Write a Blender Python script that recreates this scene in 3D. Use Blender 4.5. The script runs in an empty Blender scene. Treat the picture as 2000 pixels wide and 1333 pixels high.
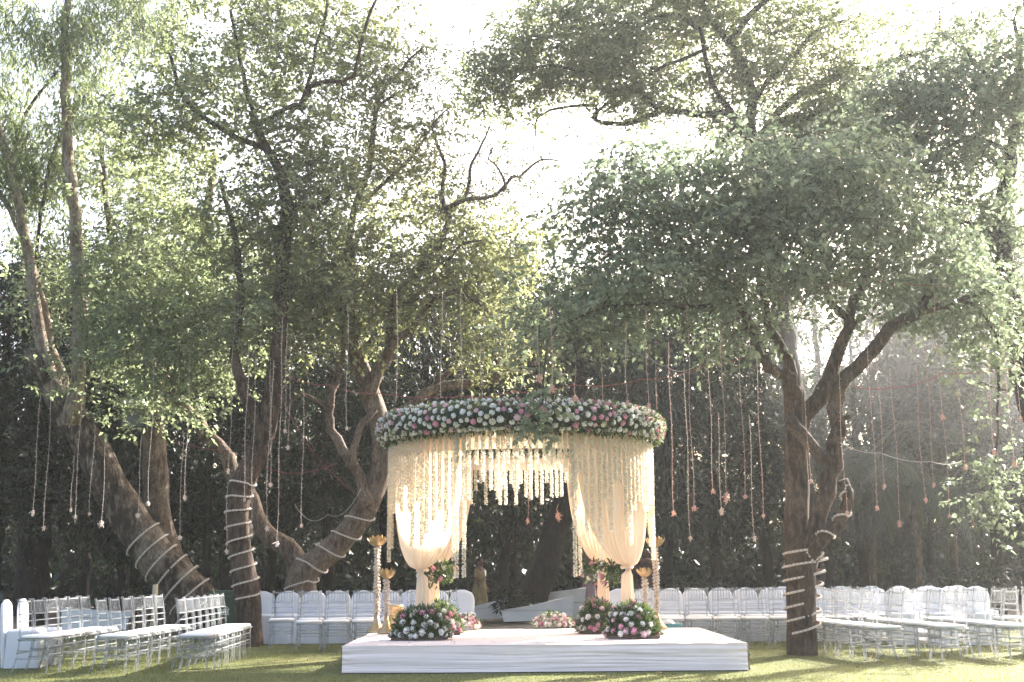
import bpy, bmesh, math, random
import numpy as np
from mathutils import Vector, Matrix, noise

random.seed(7)
rng = np.random.default_rng(7)
R = math.radians
PI = math.pi
scene = bpy.context.scene
col = scene.collection

# ------------------------------------------------------------------ camera
CAM_H = 1.26
F_PX = 2377.0
PITCH, ROLL = R(10.6), R(0.46)
camF = np.array([0.0, math.cos(PITCH), math.sin(PITCH)])
up0 = np.array([0.0, -math.sin(PITCH), math.cos(PITCH)])
rt0 = np.array([1.0, 0.0, 0.0])
camR = math.cos(ROLL) * rt0 - math.sin(ROLL) * up0
camU = math.cos(ROLL) * up0 + math.sin(ROLL) * rt0
camC = np.array([0.0, 0.0, CAM_H])
cam_data = bpy.data.cameras.new('camera')
cam_data.sensor_width = 36.0
cam_data.lens = 36.0 * F_PX / 2000.0
cam_data.clip_end = 400.0
cam = bpy.data.objects.new('camera', cam_data)
m = Matrix(((camR[0], camU[0], -camF[0], camC[0]),
            (camR[1], camU[1], -camF[1], camC[1]),
            (camR[2], camU[2], -camF[2], camC[2]),
            (0, 0, 0, 1)))
cam.matrix_world = m
col.objects.link(cam)
scene.camera = cam

# ------------------------------------------------------------------ light
SUN_AZ, SUN_EL = R(42.0), R(29.0)          # azimuth from +y (view) towards +x (right)
S = np.array([math.sin(SUN_AZ) * math.cos(SUN_EL), math.cos(SUN_AZ) * math.cos(SUN_EL), math.sin(SUN_EL)])
world = bpy.data.worlds.new('World')
scene.world = world
world.use_nodes = True
wn = world.node_tree.nodes
wl = world.node_tree.links
for n in list(wn):
    wn.remove(n)
sky = wn.new('ShaderNodeTexSky')
sky.sky_type = 'NISHITA'
sky.sun_disc = False
sky.sun_elevation = SUN_EL
sky.sun_rotation = SUN_AZ
sky.air_density = 0.9
sky.dust_density = 7.0
sky.ozone_density = 0.3
bg = wn.new('ShaderNodeBackground')
bg.inputs['Strength'].default_value = 0.15
wo = wn.new('ShaderNodeOutputWorld')
wl.new(sky.outputs[0], bg.inputs[0])
wl.new(bg.outputs[0], wo.inputs[0])

sun_data = bpy.data.lights.new('sun', 'SUN')
sun_data.energy = 5.0
sun_data.angle = R(0.55)
sun_data.color = (1.0, 0.95, 0.88)
sun = bpy.data.objects.new('sun', sun_data)
sun.rotation_euler = Vector(S).to_track_quat('Z', 'Y').to_euler()
sun.location = (20, 20, 30)
col.objects.link(sun)

vs = scene.view_settings
scene.display_settings.display_device = 'sRGB'
vs.view_transform = 'Standard'
vs.look = 'None'
vs.gamma = 1.0
vs.use_curve_mapping = False
vs.exposure = 2.2
HAZE_D = 0.00068
scene.render.engine = 'CYCLES'
cy = scene.cycles
cy.max_bounces = 8
cy.diffuse_bounces = 4
cy.glossy_bounces = 3
cy.transmission_bounces = 6
cy.transparent_max_bounces = 24
cy.volume_bounces = 1
cy.use_denoising = True
cy.caustics_reflective = False
cy.caustics_refractive = False
cy.sample_clamp_indirect = 6.0
try:
    cy.denoiser = 'OPENIMAGEDENOISE'
    cy.denoising_input_passes = 'RGB_ALBEDO_NORMAL'
except Exception:
    pass


# ------------------------------------------------------------------ helpers
def P(px, py, d):
    """The point of the place seen at pixel (px, py) of the photograph, d metres ahead."""
    v = camF + (px - 1000.0) / F_PX * camR + (666.5 - py) / F_PX * camU
    return camC + v * (d / v[1])


def G(px, py):
    v = camF + (px - 1000.0) / F_PX * camR + (666.5 - py) / F_PX * camU
    return camC + v * (-CAM_H / v[2])


def scale_at(d):
    return F_PX / (d * 1.02)


def tag(o, label=None, cat=None, group=None, kind=None):
    if label: o['label'] = label
    if cat: o['category'] = cat
    if group: o['group'] = group
    if kind: o['kind'] = kind
    return o


def empty(name, loc, rz=0.0, label=None, cat=None, group=None):
    o = bpy.data.objects.new(name, None)
    o.empty_display_size = 0.1
    o.location = loc
    o.rotation_euler = (0, 0, rz)
    col.objects.link(o)
    return tag(o, label, cat, group)


def link_mesh(name, me, mat=None, parent=None, loc=None):
    o = bpy.data.objects.new(name, me)
    if mat is not None and len(me.materials) == 0:
        me.materials.append(mat)
    if parent is not None:
        o.parent = parent
    if loc is not None:
        o.location = loc
    col.objects.link(o)
    return o


def copy_tree(o, parent=None):
    c = o.copy()
    col.objects.link(c)
    c.parent = parent
    for ch in list(o.children):
        copy_tree(ch, c)
    return c


ORD = ['', 'first', 'second', 'third', 'fourth', 'fifth', 'sixth', 'seventh', 'eighth', 'ninth', 'tenth', 'eleventh',
       'twelfth', 'thirteenth', 'fourteenth', 'fifteenth', 'sixteenth', 'seventeenth', 'eighteenth', 'nineteenth', 'twentieth',
       'twenty-first', 'twenty-second', 'twenty-third', 'twenty-fourth', 'twenty-fifth', 'twenty-sixth', 'twenty-seventh',
       'twenty-eighth', 'twenty-ninth', 'thirtieth']


class MB:
    """Collects simple solids; build() links them as one mesh object."""
    def __init__(self):
        self.v, self.f, self.n = [], [], 0

    def add(self, verts, faces):
        k = self.n
        self.v.extend([tuple(map(float, p)) for p in verts])
        self.f.extend([tuple(i + k for i in f) for f in faces])
        self.n += len(verts)
        return self

    def box(self, c, s, M=None):
        hx, hy, hz = s[0] / 2, s[1] / 2, s[2] / 2
        vs_ = [(x * hx, y * hy, z * hz) for z in (-1, 1) for y in (-1, 1) for x in (-1, 1)]
        if M is not None:
            vs_ = [tuple(M @ Vector(p)) for p in vs_]
        vs_ = [(p[0] + c[0], p[1] + c[1], p[2] + c[2]) for p in vs_]
        return self.add(vs_, [(0, 2, 3, 1), (4, 5, 7, 6), (0, 1, 5, 4), (2, 6, 7, 3), (0, 4, 6, 2), (1, 3, 7, 5)])

    def tube(self, pts, radii, n=6, cap=True, wob=0.0, seed=0.0):
        pts = np.asarray(pts, float)
        m_ = len(pts)
        if np.isscalar(radii):
            radii = [radii] * m_
        t = np.gradient(pts, axis=0)
        t /= np.linalg.norm(t, axis=1)[:, None] + 1e-9
        ref = np.array([0.0, 0, 1]) if abs(t[0][2]) < 0.9 else np.array([1.0, 0, 0])
        a = np.cross(t[0], ref); a /= np.linalg.norm(a)
        ang = np.arange(n) * 2 * PI / n
        ca, sa = np.cos(ang), np.sin(ang)
        out = []
        for i in range(m_):
            a = a - t[i] * np.dot(a, t[i])
            a /= np.linalg.norm(a) + 1e-9
            b = np.cross(t[i], a)
            r = radii[i]
            if wob:
                rr = np.array([r * (1 + wob * noise.noise((ca[j] * 1.7 + seed, sa[j] * 1.7, i * 0.33 + seed)) + (wob * 0.5 * noise.noise((ca[j] * 4.5 + seed, sa[j] * 4.5, i * 0.22)) if n > 15 else 0)) for j in range(n)])
            else:
                rr = np.full(n, r)
            out.append(pts[i] + (ca * rr)[:, None] * a + (sa * rr)[:, None] * b)
        V = np.concatenate(out)
        fs = []
        for i in range(m_ - 1):
            for j in range(n):
                k = (j + 1) % n
                fs.append((i * n + j, i * n + k, (i + 1) * n + k, (i + 1) * n + j))
        if cap:
            fs.append(tuple(range(n - 1, -1, -1)))
            fs.append(tuple((m_ - 1) * n + j for j in range(n)))
        return self.add(V, fs)

    def lathe(self, prof, n=12, c=(0, 0, 0)):
        vs_, fs = [], []
        for r, z in prof:
            for j in range(n):
                a = 2 * PI * j / n
                vs_.append((c[0] + r * math.cos(a), c[1] + r * math.sin(a), c[2] + z))
        for i in range(len(prof) - 1):
            for j in range(n):
                k = (j + 1) % n
                fs.append((i * n + j, i * n + k, (i + 1) * n + k, (i + 1) * n + j))
        fs.append(tuple(range(n - 1, -1, -1)))
        fs.append(tuple((len(prof) - 1) * n + j for j in range(n)))
        return self.add(vs_, fs)

    def grid(self, fn, nu, nv, closed_u=False):
        vs_ = [fn(i / (nu if closed_u else nu - 1), j / (nv - 1)) for j in range(nv) for i in range(nu)]
        fs = []
        for j in range(nv - 1):
            for i in range(nu if closed_u else nu - 1):
                k = (i + 1) % nu
                fs.append((j * nu + i, j * nu + k, (j + 1) * nu + k, (j + 1) * nu + i))
        return self.add(vs_, fs)

    def mesh(self, name, mat=None, smooth=False):
        me = bpy.data.meshes.new(name)
        me.from_pydata(self.v, [], self.f)
        if mat is not None:
            me.materials.append(mat)
        if smooth:
            me.polygons.foreach_set('use_smooth', [True] * len(me.polygons))
        me.update()
        return me

    def build(self, name, mat=None, parent=None, smooth=False, loc=None):
        return link_mesh(name, self.mesh(name, mat, smooth), None, parent, loc)


def quad_mesh(name, V, mat, smooth=False):
    """V: (N,4,3) array of quads."""
    n = len(V)
    me = bpy.data.meshes.new(name)
    me.vertices.add(n * 4)
    me.vertices.foreach_set('co', np.ascontiguousarray(V, dtype=np.float32).ravel())
    me.loops.add(n * 4)
    me.loops.foreach_set('vertex_index', np.arange(n * 4, dtype=np.int32))
    me.polygons.add(n)
    me.polygons.foreach_set('loop_start', np.arange(0, n * 4, 4, dtype=np.int32))
    me.polygons.foreach_set('loop_total', np.full(n, 4, dtype=np.int32))
    me.update(calc_edges=True)
    me.materials.append(mat)
    return me


def unit(a):
    return a / (np.linalg.norm(a, axis=-1, keepdims=True) + 1e-9)


def leaf_quads(pos, d, nrm, L, W, fold=0.18, droop=0.12):
    d = unit(d)
    nrm = unit(nrm - d * np.sum(nrm * d, axis=-1, keepdims=True))
    side = np.cross(d, nrm)
    L = L[:, None]; W = W[:, None]
    v0 = pos
    mid = pos + d * L * 0.45
    v1 = mid + side * W * 0.5 + nrm * W * fold
    v3 = mid - side * W * 0.5 + nrm * W * fold
    v2 = pos + d * L - nrm * L * droop
    return np.stack([v0, v1, v2, v3], axis=1)


# ------------------------------------------------------------------ materials
def new_mat(name):
    mt = bpy.data.materials.new(name)
    mt.use_nodes = True
    nt = mt.node_tree
    for n in list(nt.nodes):
        nt.nodes.remove(n)
    out = nt.nodes.new('ShaderNodeOutputMaterial')
    return mt, nt, out


def principled(nt, color=(0.5, 0.5, 0.5), rough=0.6, metal=0.0, spec=0.4):
    p = nt.nodes.new('ShaderNodeBsdfPrincipled')
    p.inputs['Base Color'].default_value = (*color, 1)
    p.inputs['Roughness'].default_value = rough
    p.inputs['Metallic'].default_value = metal
    p.inputs['Specular IOR Level'].default_value = spec
    return p


def ramp(nt, stops):
    r = nt.nodes.new('ShaderNodeValToRGB')
    e = r.color_ramp.elements
    while len(e) < len(stops):
        e.new(0.5)
    for i, (p, c) in enumerate(stops):
        e[i].position = p
        e[i].color = (*c, 1)
    return r


def noise_node(nt, scale, detail=3, rough=0.55, coord='Object', stretch=None):
    tc = nt.nodes.new('ShaderNodeTexCoord')
    nz = nt.nodes.new('ShaderNodeTexNoise')
    nz.inputs['Scale'].default_value = scale
    nz.inputs['Detail'].default_value = detail
    nz.inputs['Roughness'].default_value = rough
    src = tc.outputs[coord]
    if stretch:
        mp = nt.nodes.new('ShaderNodeMapping')
        mp.inputs['Scale'].default_value = stretch
        nt.links.new(src, mp.inputs['Vector'])
        src = mp.outputs['Vector']
    nt.links.new(src, nz.inputs['Vector'])
    return nz


def bump(nt, height_out, strength, dist=0.02):
    b = nt.nodes.new('ShaderNodeBump')
    b.inputs['Strength'].default_value = strength
    b.inputs['Distance'].default_value = dist
    nt.links.new(height_out, b.inputs['Height'])
    return b


def simple_mat(name, color, rough=0.6, metal=0.0, spec=0.4, var=0.12, scale=18.0, bmp=0.0, stretch=None):
    mt, nt, out = new_mat(name)
    p = principled(nt, color, rough, metal, spec)
    nz = noise_node(nt, scale, 4, stretch=stretch)
    c0 = tuple(c * (1 - var) for c in color)
    c1 = tuple(min(1, c * (1 + var)) for c in color)
    rp = ramp(nt, [(0.3, c0), (0.7, c1)])
    nt.links.new(nz.outputs['Fac'], rp.inputs[0])
    nt.links.new(rp.outputs[0], p.inputs['Base Color'])
    if bmp:
        b = bump(nt, nz.outputs['Fac'], bmp)
        nt.links.new(b.outputs[0], p.inputs['Normal'])
    nt.links.new(p.outputs[0], out.inputs[0])
    return mt


def leaf_mat(name, cols, trans, tfac=0.5, rough=0.38, spec=0.55):
    """cols: colours of single leaves; trans: colour of light coming through a leaf."""
    mt, nt, out = new_mat(name)
    g = nt.nodes.new('ShaderNodeNewGeometry')
    k = len(cols)
    rp = ramp(nt, [((i + 0.5) / k, c) for i, c in enumerate(cols)])
    nt.links.new(g.outputs['Random Per Island'], rp.inputs[0])
    p = principled(nt, cols[0], rough, 0, spec)
    nt.links.new(rp.outputs[0], p.inputs['Base Color'])
    t = nt.nodes.new('ShaderNodeBsdfTranslucent')
    rp2 = ramp(nt, [(0.0, tuple(c * 0.75 for c in trans)), (1.0, tuple(min(1, c * 1.3) for c in trans))])
    nt.links.new(g.outputs['Random Per Island'], rp2.inputs[0])
    nt.links.new(rp2.outputs[0], t.inputs['Color'])
    mx = nt.nodes.new('ShaderNodeMixShader')
    mx.inputs[0].default_value = tfac
    nt.links.new(p.outputs[0], mx.inputs[1])
    nt.links.new(t.outputs[0], mx.inputs[2])
    nt.links.new(mx.outputs[0], out.inputs[0])
    return mt


def bark_mat(name, c0, c1, c2, scale=5.0):
    mt, nt, out = new_mat(name)
    p = principled(nt, c1, 0.85, 0, 0.2)
    nz = noise_node(nt, scale, 6, 0.65, stretch=(3.0, 3.0, 0.8))
    nz2 = noise_node(nt, 1.6, 3, 0.6)
    rp = ramp(nt, [(0.33, c0), (0.5, c1), (0.66, c2)])
    nt.links.new(nz.outputs['Fac'], rp.inputs[0])
    mx = nt.nodes.new('ShaderNodeMix')
    mx.data_type = 'RGBA'
    rp2 = ramp(nt, [(0.5, (0, 0, 0)), (0.68, (1, 1, 1))])
    nt.links.new(nz2.outputs['Fac'], rp2.inputs[0])
    nt.links.new(rp2.outputs[0], mx.inputs[0])
    nt.links.new(rp.outputs[0], mx.inputs[6])
    mx.inputs[7].default_value = (*c2, 1)
    nt.links.new(mx.outputs[2], p.inputs['Base Color'])
    nz3 = noise_node(nt, scale * 5.0, 5, 0.7, stretch=(2.2, 2.2, 0.7))
    rp3 = ramp(nt, [(0.36, (0.35, 0.33, 0.31)), (0.52, (1.0, 1.0, 1.0)), (0.7, (1.35, 1.33, 1.3))])
    nt.links.new(nz3.outputs['Fac'], rp3.inputs[0])
    mu = nt.nodes.new('ShaderNodeMix'); mu.data_type = 'RGBA'; mu.blend_type = 'MULTIPLY'; mu.inputs[0].default_value = 0.9
    nt.links.new(mx.outputs[2], mu.inputs[6]); nt.links.new(rp3.outputs[0], mu.inputs[7])
    nt.links.new(mu.outputs[2], p.inputs['Base Color'])
    b = bump(nt, nz.outputs['Fac'], 0.9, 0.05)
    b2 = bump(nt, nz3.outputs['Fac'], 0.8, 0.025)
    nt.links.new(b.outputs[0], b2.inputs['Normal'])
    nt.links.new(b2.outputs[0], p.inputs['Normal'])
    nt.links.new(p.outputs[0], out.inputs[0])
    return mt


def cloth_mat(name, color, trans, tfac, rough=0.8, alpha=1.0, weave=0.0):
    mt, nt, out = new_mat(name)
    p = principled(nt, color, rough, 0, 0.25)
    nz = noise_node(nt, 3.0, 3)
    rp = ramp(nt, [(0.3, tuple(c * 0.94 for c in color)), (0.7, color)])
    nt.links.new(nz.outputs['Fac'], rp.inputs[0])
    nt.links.new(rp.outputs[0], p.inputs['Base Color'])
    last = p.outputs[0]
    if tfac > 0:
        t = nt.nodes.new('ShaderNodeBsdfTranslucent')
        t.inputs['Color'].default_value = (*trans, 1)
        mx = nt.nodes.new('ShaderNodeMixShader')
        mx.inputs[0].default_value = tfac
        nt.links.new(last, mx.inputs[1]); nt.links.new(t.outputs[0], mx.inputs[2])
        last = mx.outputs[0]
    if alpha < 1:
        tr = nt.nodes.new('ShaderNodeBsdfTransparent')
        mx = nt.nodes.new('ShaderNodeMixShader')
        mx.inputs[0].default_value = alpha
        nt.links.new(tr.outputs[0], mx.inputs[1]); nt.links.new(last, mx.inputs[2])
        last = mx.outputs[0]
    nt.links.new(last, out.inputs[0])
    return mt


M = {}
M['leaf_olive'] = leaf_mat('leaf_olive', [(0.065, 0.088, 0.057), (0.09, 0.113, 0.07), (0.115, 0.133, 0.082), (0.14, 0.145, 0.088)], (0.35, 0.41, 0.20))
M['leaf_bright'] = leaf_mat('leaf_bright', [(0.06, 0.088, 0.046), (0.085, 0.115, 0.058), (0.11, 0.135, 0.068), (0.135, 0.145, 0.07)], (0.33, 0.40, 0.21))
M['leaf_green'] = leaf_mat('leaf_green', [(0.058, 0.085, 0.06), (0.078, 0.106, 0.071), (0.10, 0.125, 0.08), (0.12, 0.135, 0.085)], (0.27, 0.345, 0.21))
M['leaf_gum'] = leaf_mat('leaf_gum', [(0.06, 0.09, 0.045), (0.08, 0.115, 0.05), (0.10, 0.135, 0.055)], (0.31, 0.39, 0.18))
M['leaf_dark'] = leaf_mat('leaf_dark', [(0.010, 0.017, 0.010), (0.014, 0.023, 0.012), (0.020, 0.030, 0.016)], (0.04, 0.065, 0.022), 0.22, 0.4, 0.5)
M['leaf_dry'] = leaf_mat('leaf_dry', [(0.08, 0.10, 0.06), (0.10, 0.12, 0.07), (0.125, 0.135, 0.075), (0.145, 0.105, 0.068)], (0.38, 0.42, 0.19))
M['leaf_decor'] = leaf_mat('leaf_decor', [(0.02, 0.045, 0.018), (0.035, 0.065, 0.022), (0.06, 0.10, 0.035)], (0.16, 0.25, 0.06), 0.25)
M['leaf_palm'] = leaf_mat('leaf_palm', [(0.035, 0.055, 0.03), (0.05, 0.07, 0.035)], (0.12, 0.18, 0.05), 0.3)
M['bark_brown'] = bark_mat('bark_brown', (0.018, 0.012, 0.009), (0.062, 0.041, 0.030), (0.14, 0.10, 0.075))
M['bark_grey'] = bark_mat('bark_grey', (0.05, 0.036, 0.027), (0.135, 0.098, 0.072), (0.23, 0.178, 0.138), 4.0)
M['bark_gum'] = bark_mat('bark_gum', (0.12, 0.09, 0.065), (0.22, 0.17, 0.125), (0.34, 0.28, 0.22), 2.5)
M['bark_patch'] = bark_mat('bark_patch', (0.014, 0.010, 0.008), (0.05, 0.034, 0.025), (0.22, 0.175, 0.135), 3.0)
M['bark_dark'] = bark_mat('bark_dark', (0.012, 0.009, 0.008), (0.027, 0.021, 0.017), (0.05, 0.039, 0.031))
M['cover_white'] = cloth_mat('cover_white', (0.80, 0.80, 0.83), (0.8, 0.8, 0.82), 0.12)
M['stage_cloth'] = cloth_mat('stage_cloth', (0.91, 0.775, 0.73), (0.8, 0.7, 0.7), 0.0, 0.6)
M['curtain'] = cloth_mat('curtain', (0.93, 0.765, 0.60), (0.94, 0.79, 0.58), 0.27, 0.75)
M['cushion'] = simple_mat('cushion', (0.80, 0.765, 0.74), 0.8, var=0.05)
M['garland'] = leaf_mat('garland_flowers', [(0.87, 0.80, 0.69), (0.90, 0.85, 0.75)], (0.93, 0.83, 0.68), 0.4, 0.85, 0.1)
M['garland_white'] = leaf_mat('pole_flowers', [(0.80, 0.74, 0.69), (0.84, 0.78, 0.74)], (0.8, 0.7, 0.6), 0.15, 0.8, 0.2)
M['bloom_white'] = simple_mat('bloom_white', (0.86, 0.83, 0.79), 0.75, var=0.04, scale=60)
M['bloom_cream'] = simple_mat('bloom_cream', (0.80, 0.74, 0.64), 0.75, var=0.05, scale=60)
M['bloom_pink'] = simple_mat('bloom_pink', (0.78, 0.38, 0.50), 0.75, var=0.2, scale=50)
M['bloom_blush'] = simple_mat('bloom_blush', (0.82, 0.58, 0.63), 0.75, var=0.12, scale=50)
M['brass'] = simple_mat('brass', (0.50, 0.355, 0.19), 0.42, 0.8, 0.5, var=0.18, scale=24)
M['wire'] = simple_mat('wire', (0.42, 0.35, 0.31), 0.6)
M['wire_pink'] = simple_mat('wire_pink', (0.42, 0.27, 0.23), 0.6)
M['bulb_pale'] = simple_mat('bulb_pale', (0.62, 0.51, 0.45), 0.4)
M['bulb_pink'] = simple_mat('bulb_pink', (0.58, 0.35, 0.29), 0.4)
M['rope_red'] = simple_mat('rope_red', (0.26, 0.075, 0.075), 0.7)
M['rope_white'] = simple_mat('rope_white', (0.45, 0.42, 0.39), 0.6)
M['strip'] = simple_mat('light_strip', (0.42, 0.35, 0.30), 0.55, var=0.3, scale=30)
M['strip_dot'] = simple_mat('strip_dot', (0.62, 0.56, 0.49), 0.4)
M['dark_iron'] = simple_mat('dark_iron', (0.03, 0.028, 0.026), 0.6)
M['wood_tray'] = simple_mat('wood_tray', (0.07, 0.04, 0.028), 0.6)
M['planter'] = simple_mat('planter', (0.80, 0.78, 0.77), 0.75, var=0.06, scale=3)
M['bin_green'] = simple_mat('bin_green', (0.025, 0.06, 0.03), 0.5)
M['plain_white'] = simple_mat('plain_white', (0.75, 0.75, 0.73), 0.6)
M['wall'] = simple_mat('wall', (0.13, 0.10, 0.085), 0.9, var=0.3, scale=1.2)
M['bamboo'] = simple_mat('bamboo', (0.42, 0.36, 0.23), 0.6, var=0.2)
M['skin'] = simple_mat('skin', (0.22, 0.115, 0.07), 0.6, var=0.05)
M['hair'] = simple_mat('hair', (0.012, 0.01, 0.009), 0.5)
M['eye'] = simple_mat('eye', (0.02, 0.015, 0.012), 0.3)
M['sari'] = simple_mat('sari', (0.27, 0.21, 0.09), 0.6, var=0.35, scale=9)
M['sari_blouse'] = simple_mat('sari_blouse', (0.45, 0.30, 0.16), 0.6, var=0.3, scale=30)
M['kurta'] = simple_mat('kurta', (0.36, 0.25, 0.29), 0.75, var=0.12)
M['kurta_dark'] = simple_mat('kurta_dark', (0.10, 0.05, 0.045), 0.75)
M['trouser'] = simple_mat('trouser', (0.5, 0.47, 0.45), 0.75)
M['teal'] = simple_mat('teal', (0.08, 0.25, 0.27), 0.7)

# clear resin of the chairs
mt, nt, out = new_mat('clear_resin')
p = principled(nt, (0.46, 0.47, 0.48), 0.08, 0, 1.0)
tr = nt.nodes.new('ShaderNodeBsdfTransparent')
tr.inputs[0].default_value = (0.93, 0.94, 0.95, 1)
gl = nt.nodes.new('ShaderNodeBsdfTranslucent')
gl.inputs[0].default_value = (0.5, 0.51, 0.52, 1)
mx0 = nt.nodes.new('ShaderNodeMixShader'); mx0.inputs[0].default_value = 0.25
nt.links.new(p.outputs[0], mx0.inputs[1]); nt.links.new(gl.outputs[0], mx0.inputs[2])
lw = nt.nodes.new('ShaderNodeLayerWeight'); lw.inputs[0].default_value = 0.45
rp = ramp(nt, [(0.0, (0.20, 0.20, 0.20)), (0.85, (0.80, 0.80, 0.80))])
nt.links.new(lw.outputs['Facing'], rp.inputs[0])
mx = nt.nodes.new('ShaderNodeMixShader')
nt.links.new(rp.outputs[0], mx.inputs[0])
nt.links.new(tr.outputs[0], mx.inputs[1]); nt.links.new(mx0.outputs[0], mx.inputs[2])
nt.links.new(mx.outputs[0], out.inputs[0])
M['resin'] = mt

# mown lawn and shaded soil
mt, nt, out = new_mat('lawn')
p = principled(nt, (0.1, 0.12, 0.03), 0.85, 0, 0.15)
n1 = noise_node(nt, 0.55, 4, 0.6)
n2 = noise_node(nt, 60.0, 3, 0.7)
r1 = ramp(nt, [(0.3, (0.115, 0.133, 0.05)), (0.55, (0.148, 0.156, 0.06)), (0.75, (0.185, 0.17, 0.075))])
r2 = ramp(nt, [(0.3, (0.65, 0.65, 0.6)), (0.7, (1.25, 1.25, 1.2))])
nt.links.new(n1.outputs['Fac'], r1.inputs[0]); nt.links.new(n2.outputs['Fac'], r2.inputs[0])
mu = nt.nodes.new('ShaderNodeMix'); mu.data_type = 'RGBA'; mu.blend_type = 'MULTIPLY'; mu.inputs[0].default_value = 1
nt.links.new(r1.outputs[0], mu.inputs[6]); nt.links.new(r2.outputs[0], mu.inputs[7])
nt.links.new(mu.outputs[2], p.inputs['Base Color'])
b = bump(nt, n2.outputs['Fac'], 0.7, 0.02)
nt.links.new(b.outputs[0], p.inputs['Normal'])
nt.links.new(p.outputs[0], out.inputs[0])
M['lawn'] = mt
M['soil'] = simple_mat('soil', (0.05, 0.037, 0.026), 0.95, var=0.35, scale=2.5, bmp=0.4)
M['blade'] = leaf_mat('grass_blade', [(0.105, 0.122, 0.048), (0.13, 0.142, 0.055), (0.165, 0.157, 0.07)], (0.29, 0.32, 0.10), 0.35, 0.6, 0.2)
M['petal_bits'] = leaf_mat('petal_bits', [(0.8, 0.76, 0.72), (0.6, 0.35, 0.4), (0.06, 0.09, 0.03)], (0.6, 0.5, 0.4), 0.15, 0.7, 0.2)
M['litter'] = leaf_mat('fallen_leaf', [(0.22, 0.15, 0.07), (0.12, 0.08, 0.04), (0.3, 0.26, 0.16)], (0.3, 0.2, 0.08), 0.2, 0.7, 0.2)

# ================================================================== ground
g = MB().grid(lambda u, v: (-58 + 116 * u, -8 + 76 * v, -0.03), 12, 10).build('ground', M['soil'])
tag(g, kind='structure')


def lawn_edge(u):
    return 27.0 + 1.2 * math.sin(u * 9) + 0.6 * math.sin(u * 23 + 1)


lw_ = MB().grid(lambda u, v: (-30 + 60 * u, -7 + v * (lawn_edge(u) + 7), 0.0), 61, 30).build('lawn', M['lawn'], smooth=True)
tag(lw_, kind='structure')

# short grass standing in the part of the lawn in front of the lens
N = 90000
yy = 13.0 + (26.5 - 13.0) * rng.random(N) ** 1.5
xx = (rng.random(N) - 0.5) * 2 * (0.46 * yy + 0.6)
h = 0.016 + 0.020 * rng.random(N)
az = rng.random(N) * 2 * PI
d = np.stack([np.cos(az) * 0.6, np.sin(az) * 0.6, np.ones(N)], 1)
nr = np.stack([np.cos(az + 1.5), np.sin(az + 1.5), np.zeros(N)], 1)
keep = ~((xx > -2.3) & (xx < 3.05) & (yy > 15.3) & (yy < 19.5))
Vq = leaf_quads(np.stack([xx, yy, np.full(N, -0.004)], 1), d, nr, h, np.full(N, 0.007), 0, 0)[keep]
tag(link_mesh('grass', quad_mesh('grass', Vq, M['blade'])), kind='stuff')

N = 420
yy = 13.2 + 10 * rng.random(N)
xx = (rng.random(N) - 0.5) * 2 * (0.46 * yy)
az = rng.random(N) * 2 * PI
keep = ~((xx > -2.4) & (xx < 3.2) & (yy > 15.2) & (yy < 19.6))
Vq = leaf_quads(np.stack([xx, yy, np.full(N, 0.028)], 1), np.stack([np.cos(az), np.sin(az), 0.15 * rng.normal(size=N)], 1),
                np.stack([0.3 * rng.normal(size=N), 0.3 * rng.normal(size=N), np.ones(N)], 1), 0.03 + 0.05 * rng.random(N), 0.02 + 0.025 * rng.random(N))[keep]
tag(link_mesh('fallen_leaves', quad_mesh('fallen_leaves', Vq, M['litter'])), kind='stuff')

# compound wall far behind the trees: wall sections between piers, with a coping
wr = empty('boundary_wall', (0, 46, 0), 0, 'long dull brown boundary wall far behind the dark trees', 'wall')
MB().box((0, 0, 1.25), (110, 0.24, 2.5)).build('wall_panel', M['wall'], wr)
MB().box((0, 0, 2.56), (110.1, 0.36, 0.12)).build('coping', M['wall'], wr)
for i, x in enumerate(range(-24, 25, 6)):
    MB().box((x, -0.06, 1.245), (0.4, 0.4, 2.48)).build('pier', M['wall'], wr)

# ================================================================== trees
U_ = unit(np.cross(S, [0, 0, 1.0]))
V_ = np.cross(U_, S)
# things the low sun reaches in the photograph: (centre, half width, half height, share of the leaf clumps in its way that is missing)
OPEN = [((0.17, 17.7, 2.1), 2.6, 1.75, 0.985), ((0.4, 17.4, 0.4), 2.6, 0.5, 0.78), ((4.2, 20.2, 0.6), 2.4, 0.55, 0.8),
        ((2.2, 14.2, 0.0), 3.0, 0.45, 0.75), ((7.0, 15.0, 0.2), 2.4, 0.4, 0.7), ((-3.4, 14.4, 0.0), 2.0, 0.22, 0.6), ((2.0, 13.2, 0), 5.0, 0.2, 0.8)]


def sun_open(pts):
    """True for the clumps that stand in a gap through which the sun gets down to the clearing."""
    k = np.zeros(len(pts), bool)
    a, b, c = pts @ U_, pts @ V_, pts @ S
    rnd = rng.random(len(pts))
    for cen, hw, hh, pr in OPEN:
        cen = np.array(cen)
        e = ((a - cen @ U_) / hw) ** 2 + ((b - cen @ V_) / hh) ** 2
        k |= (e < 1) & (c > cen @ S + 2.2) & (rnd < pr)
    nz = np.array([noise.noise((x * 0.55, y * 1.0, 3.7)) for x, y in zip(a, b)])
    k |= (nz > 0.20) & (rnd < 0.5)
    return k


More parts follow.
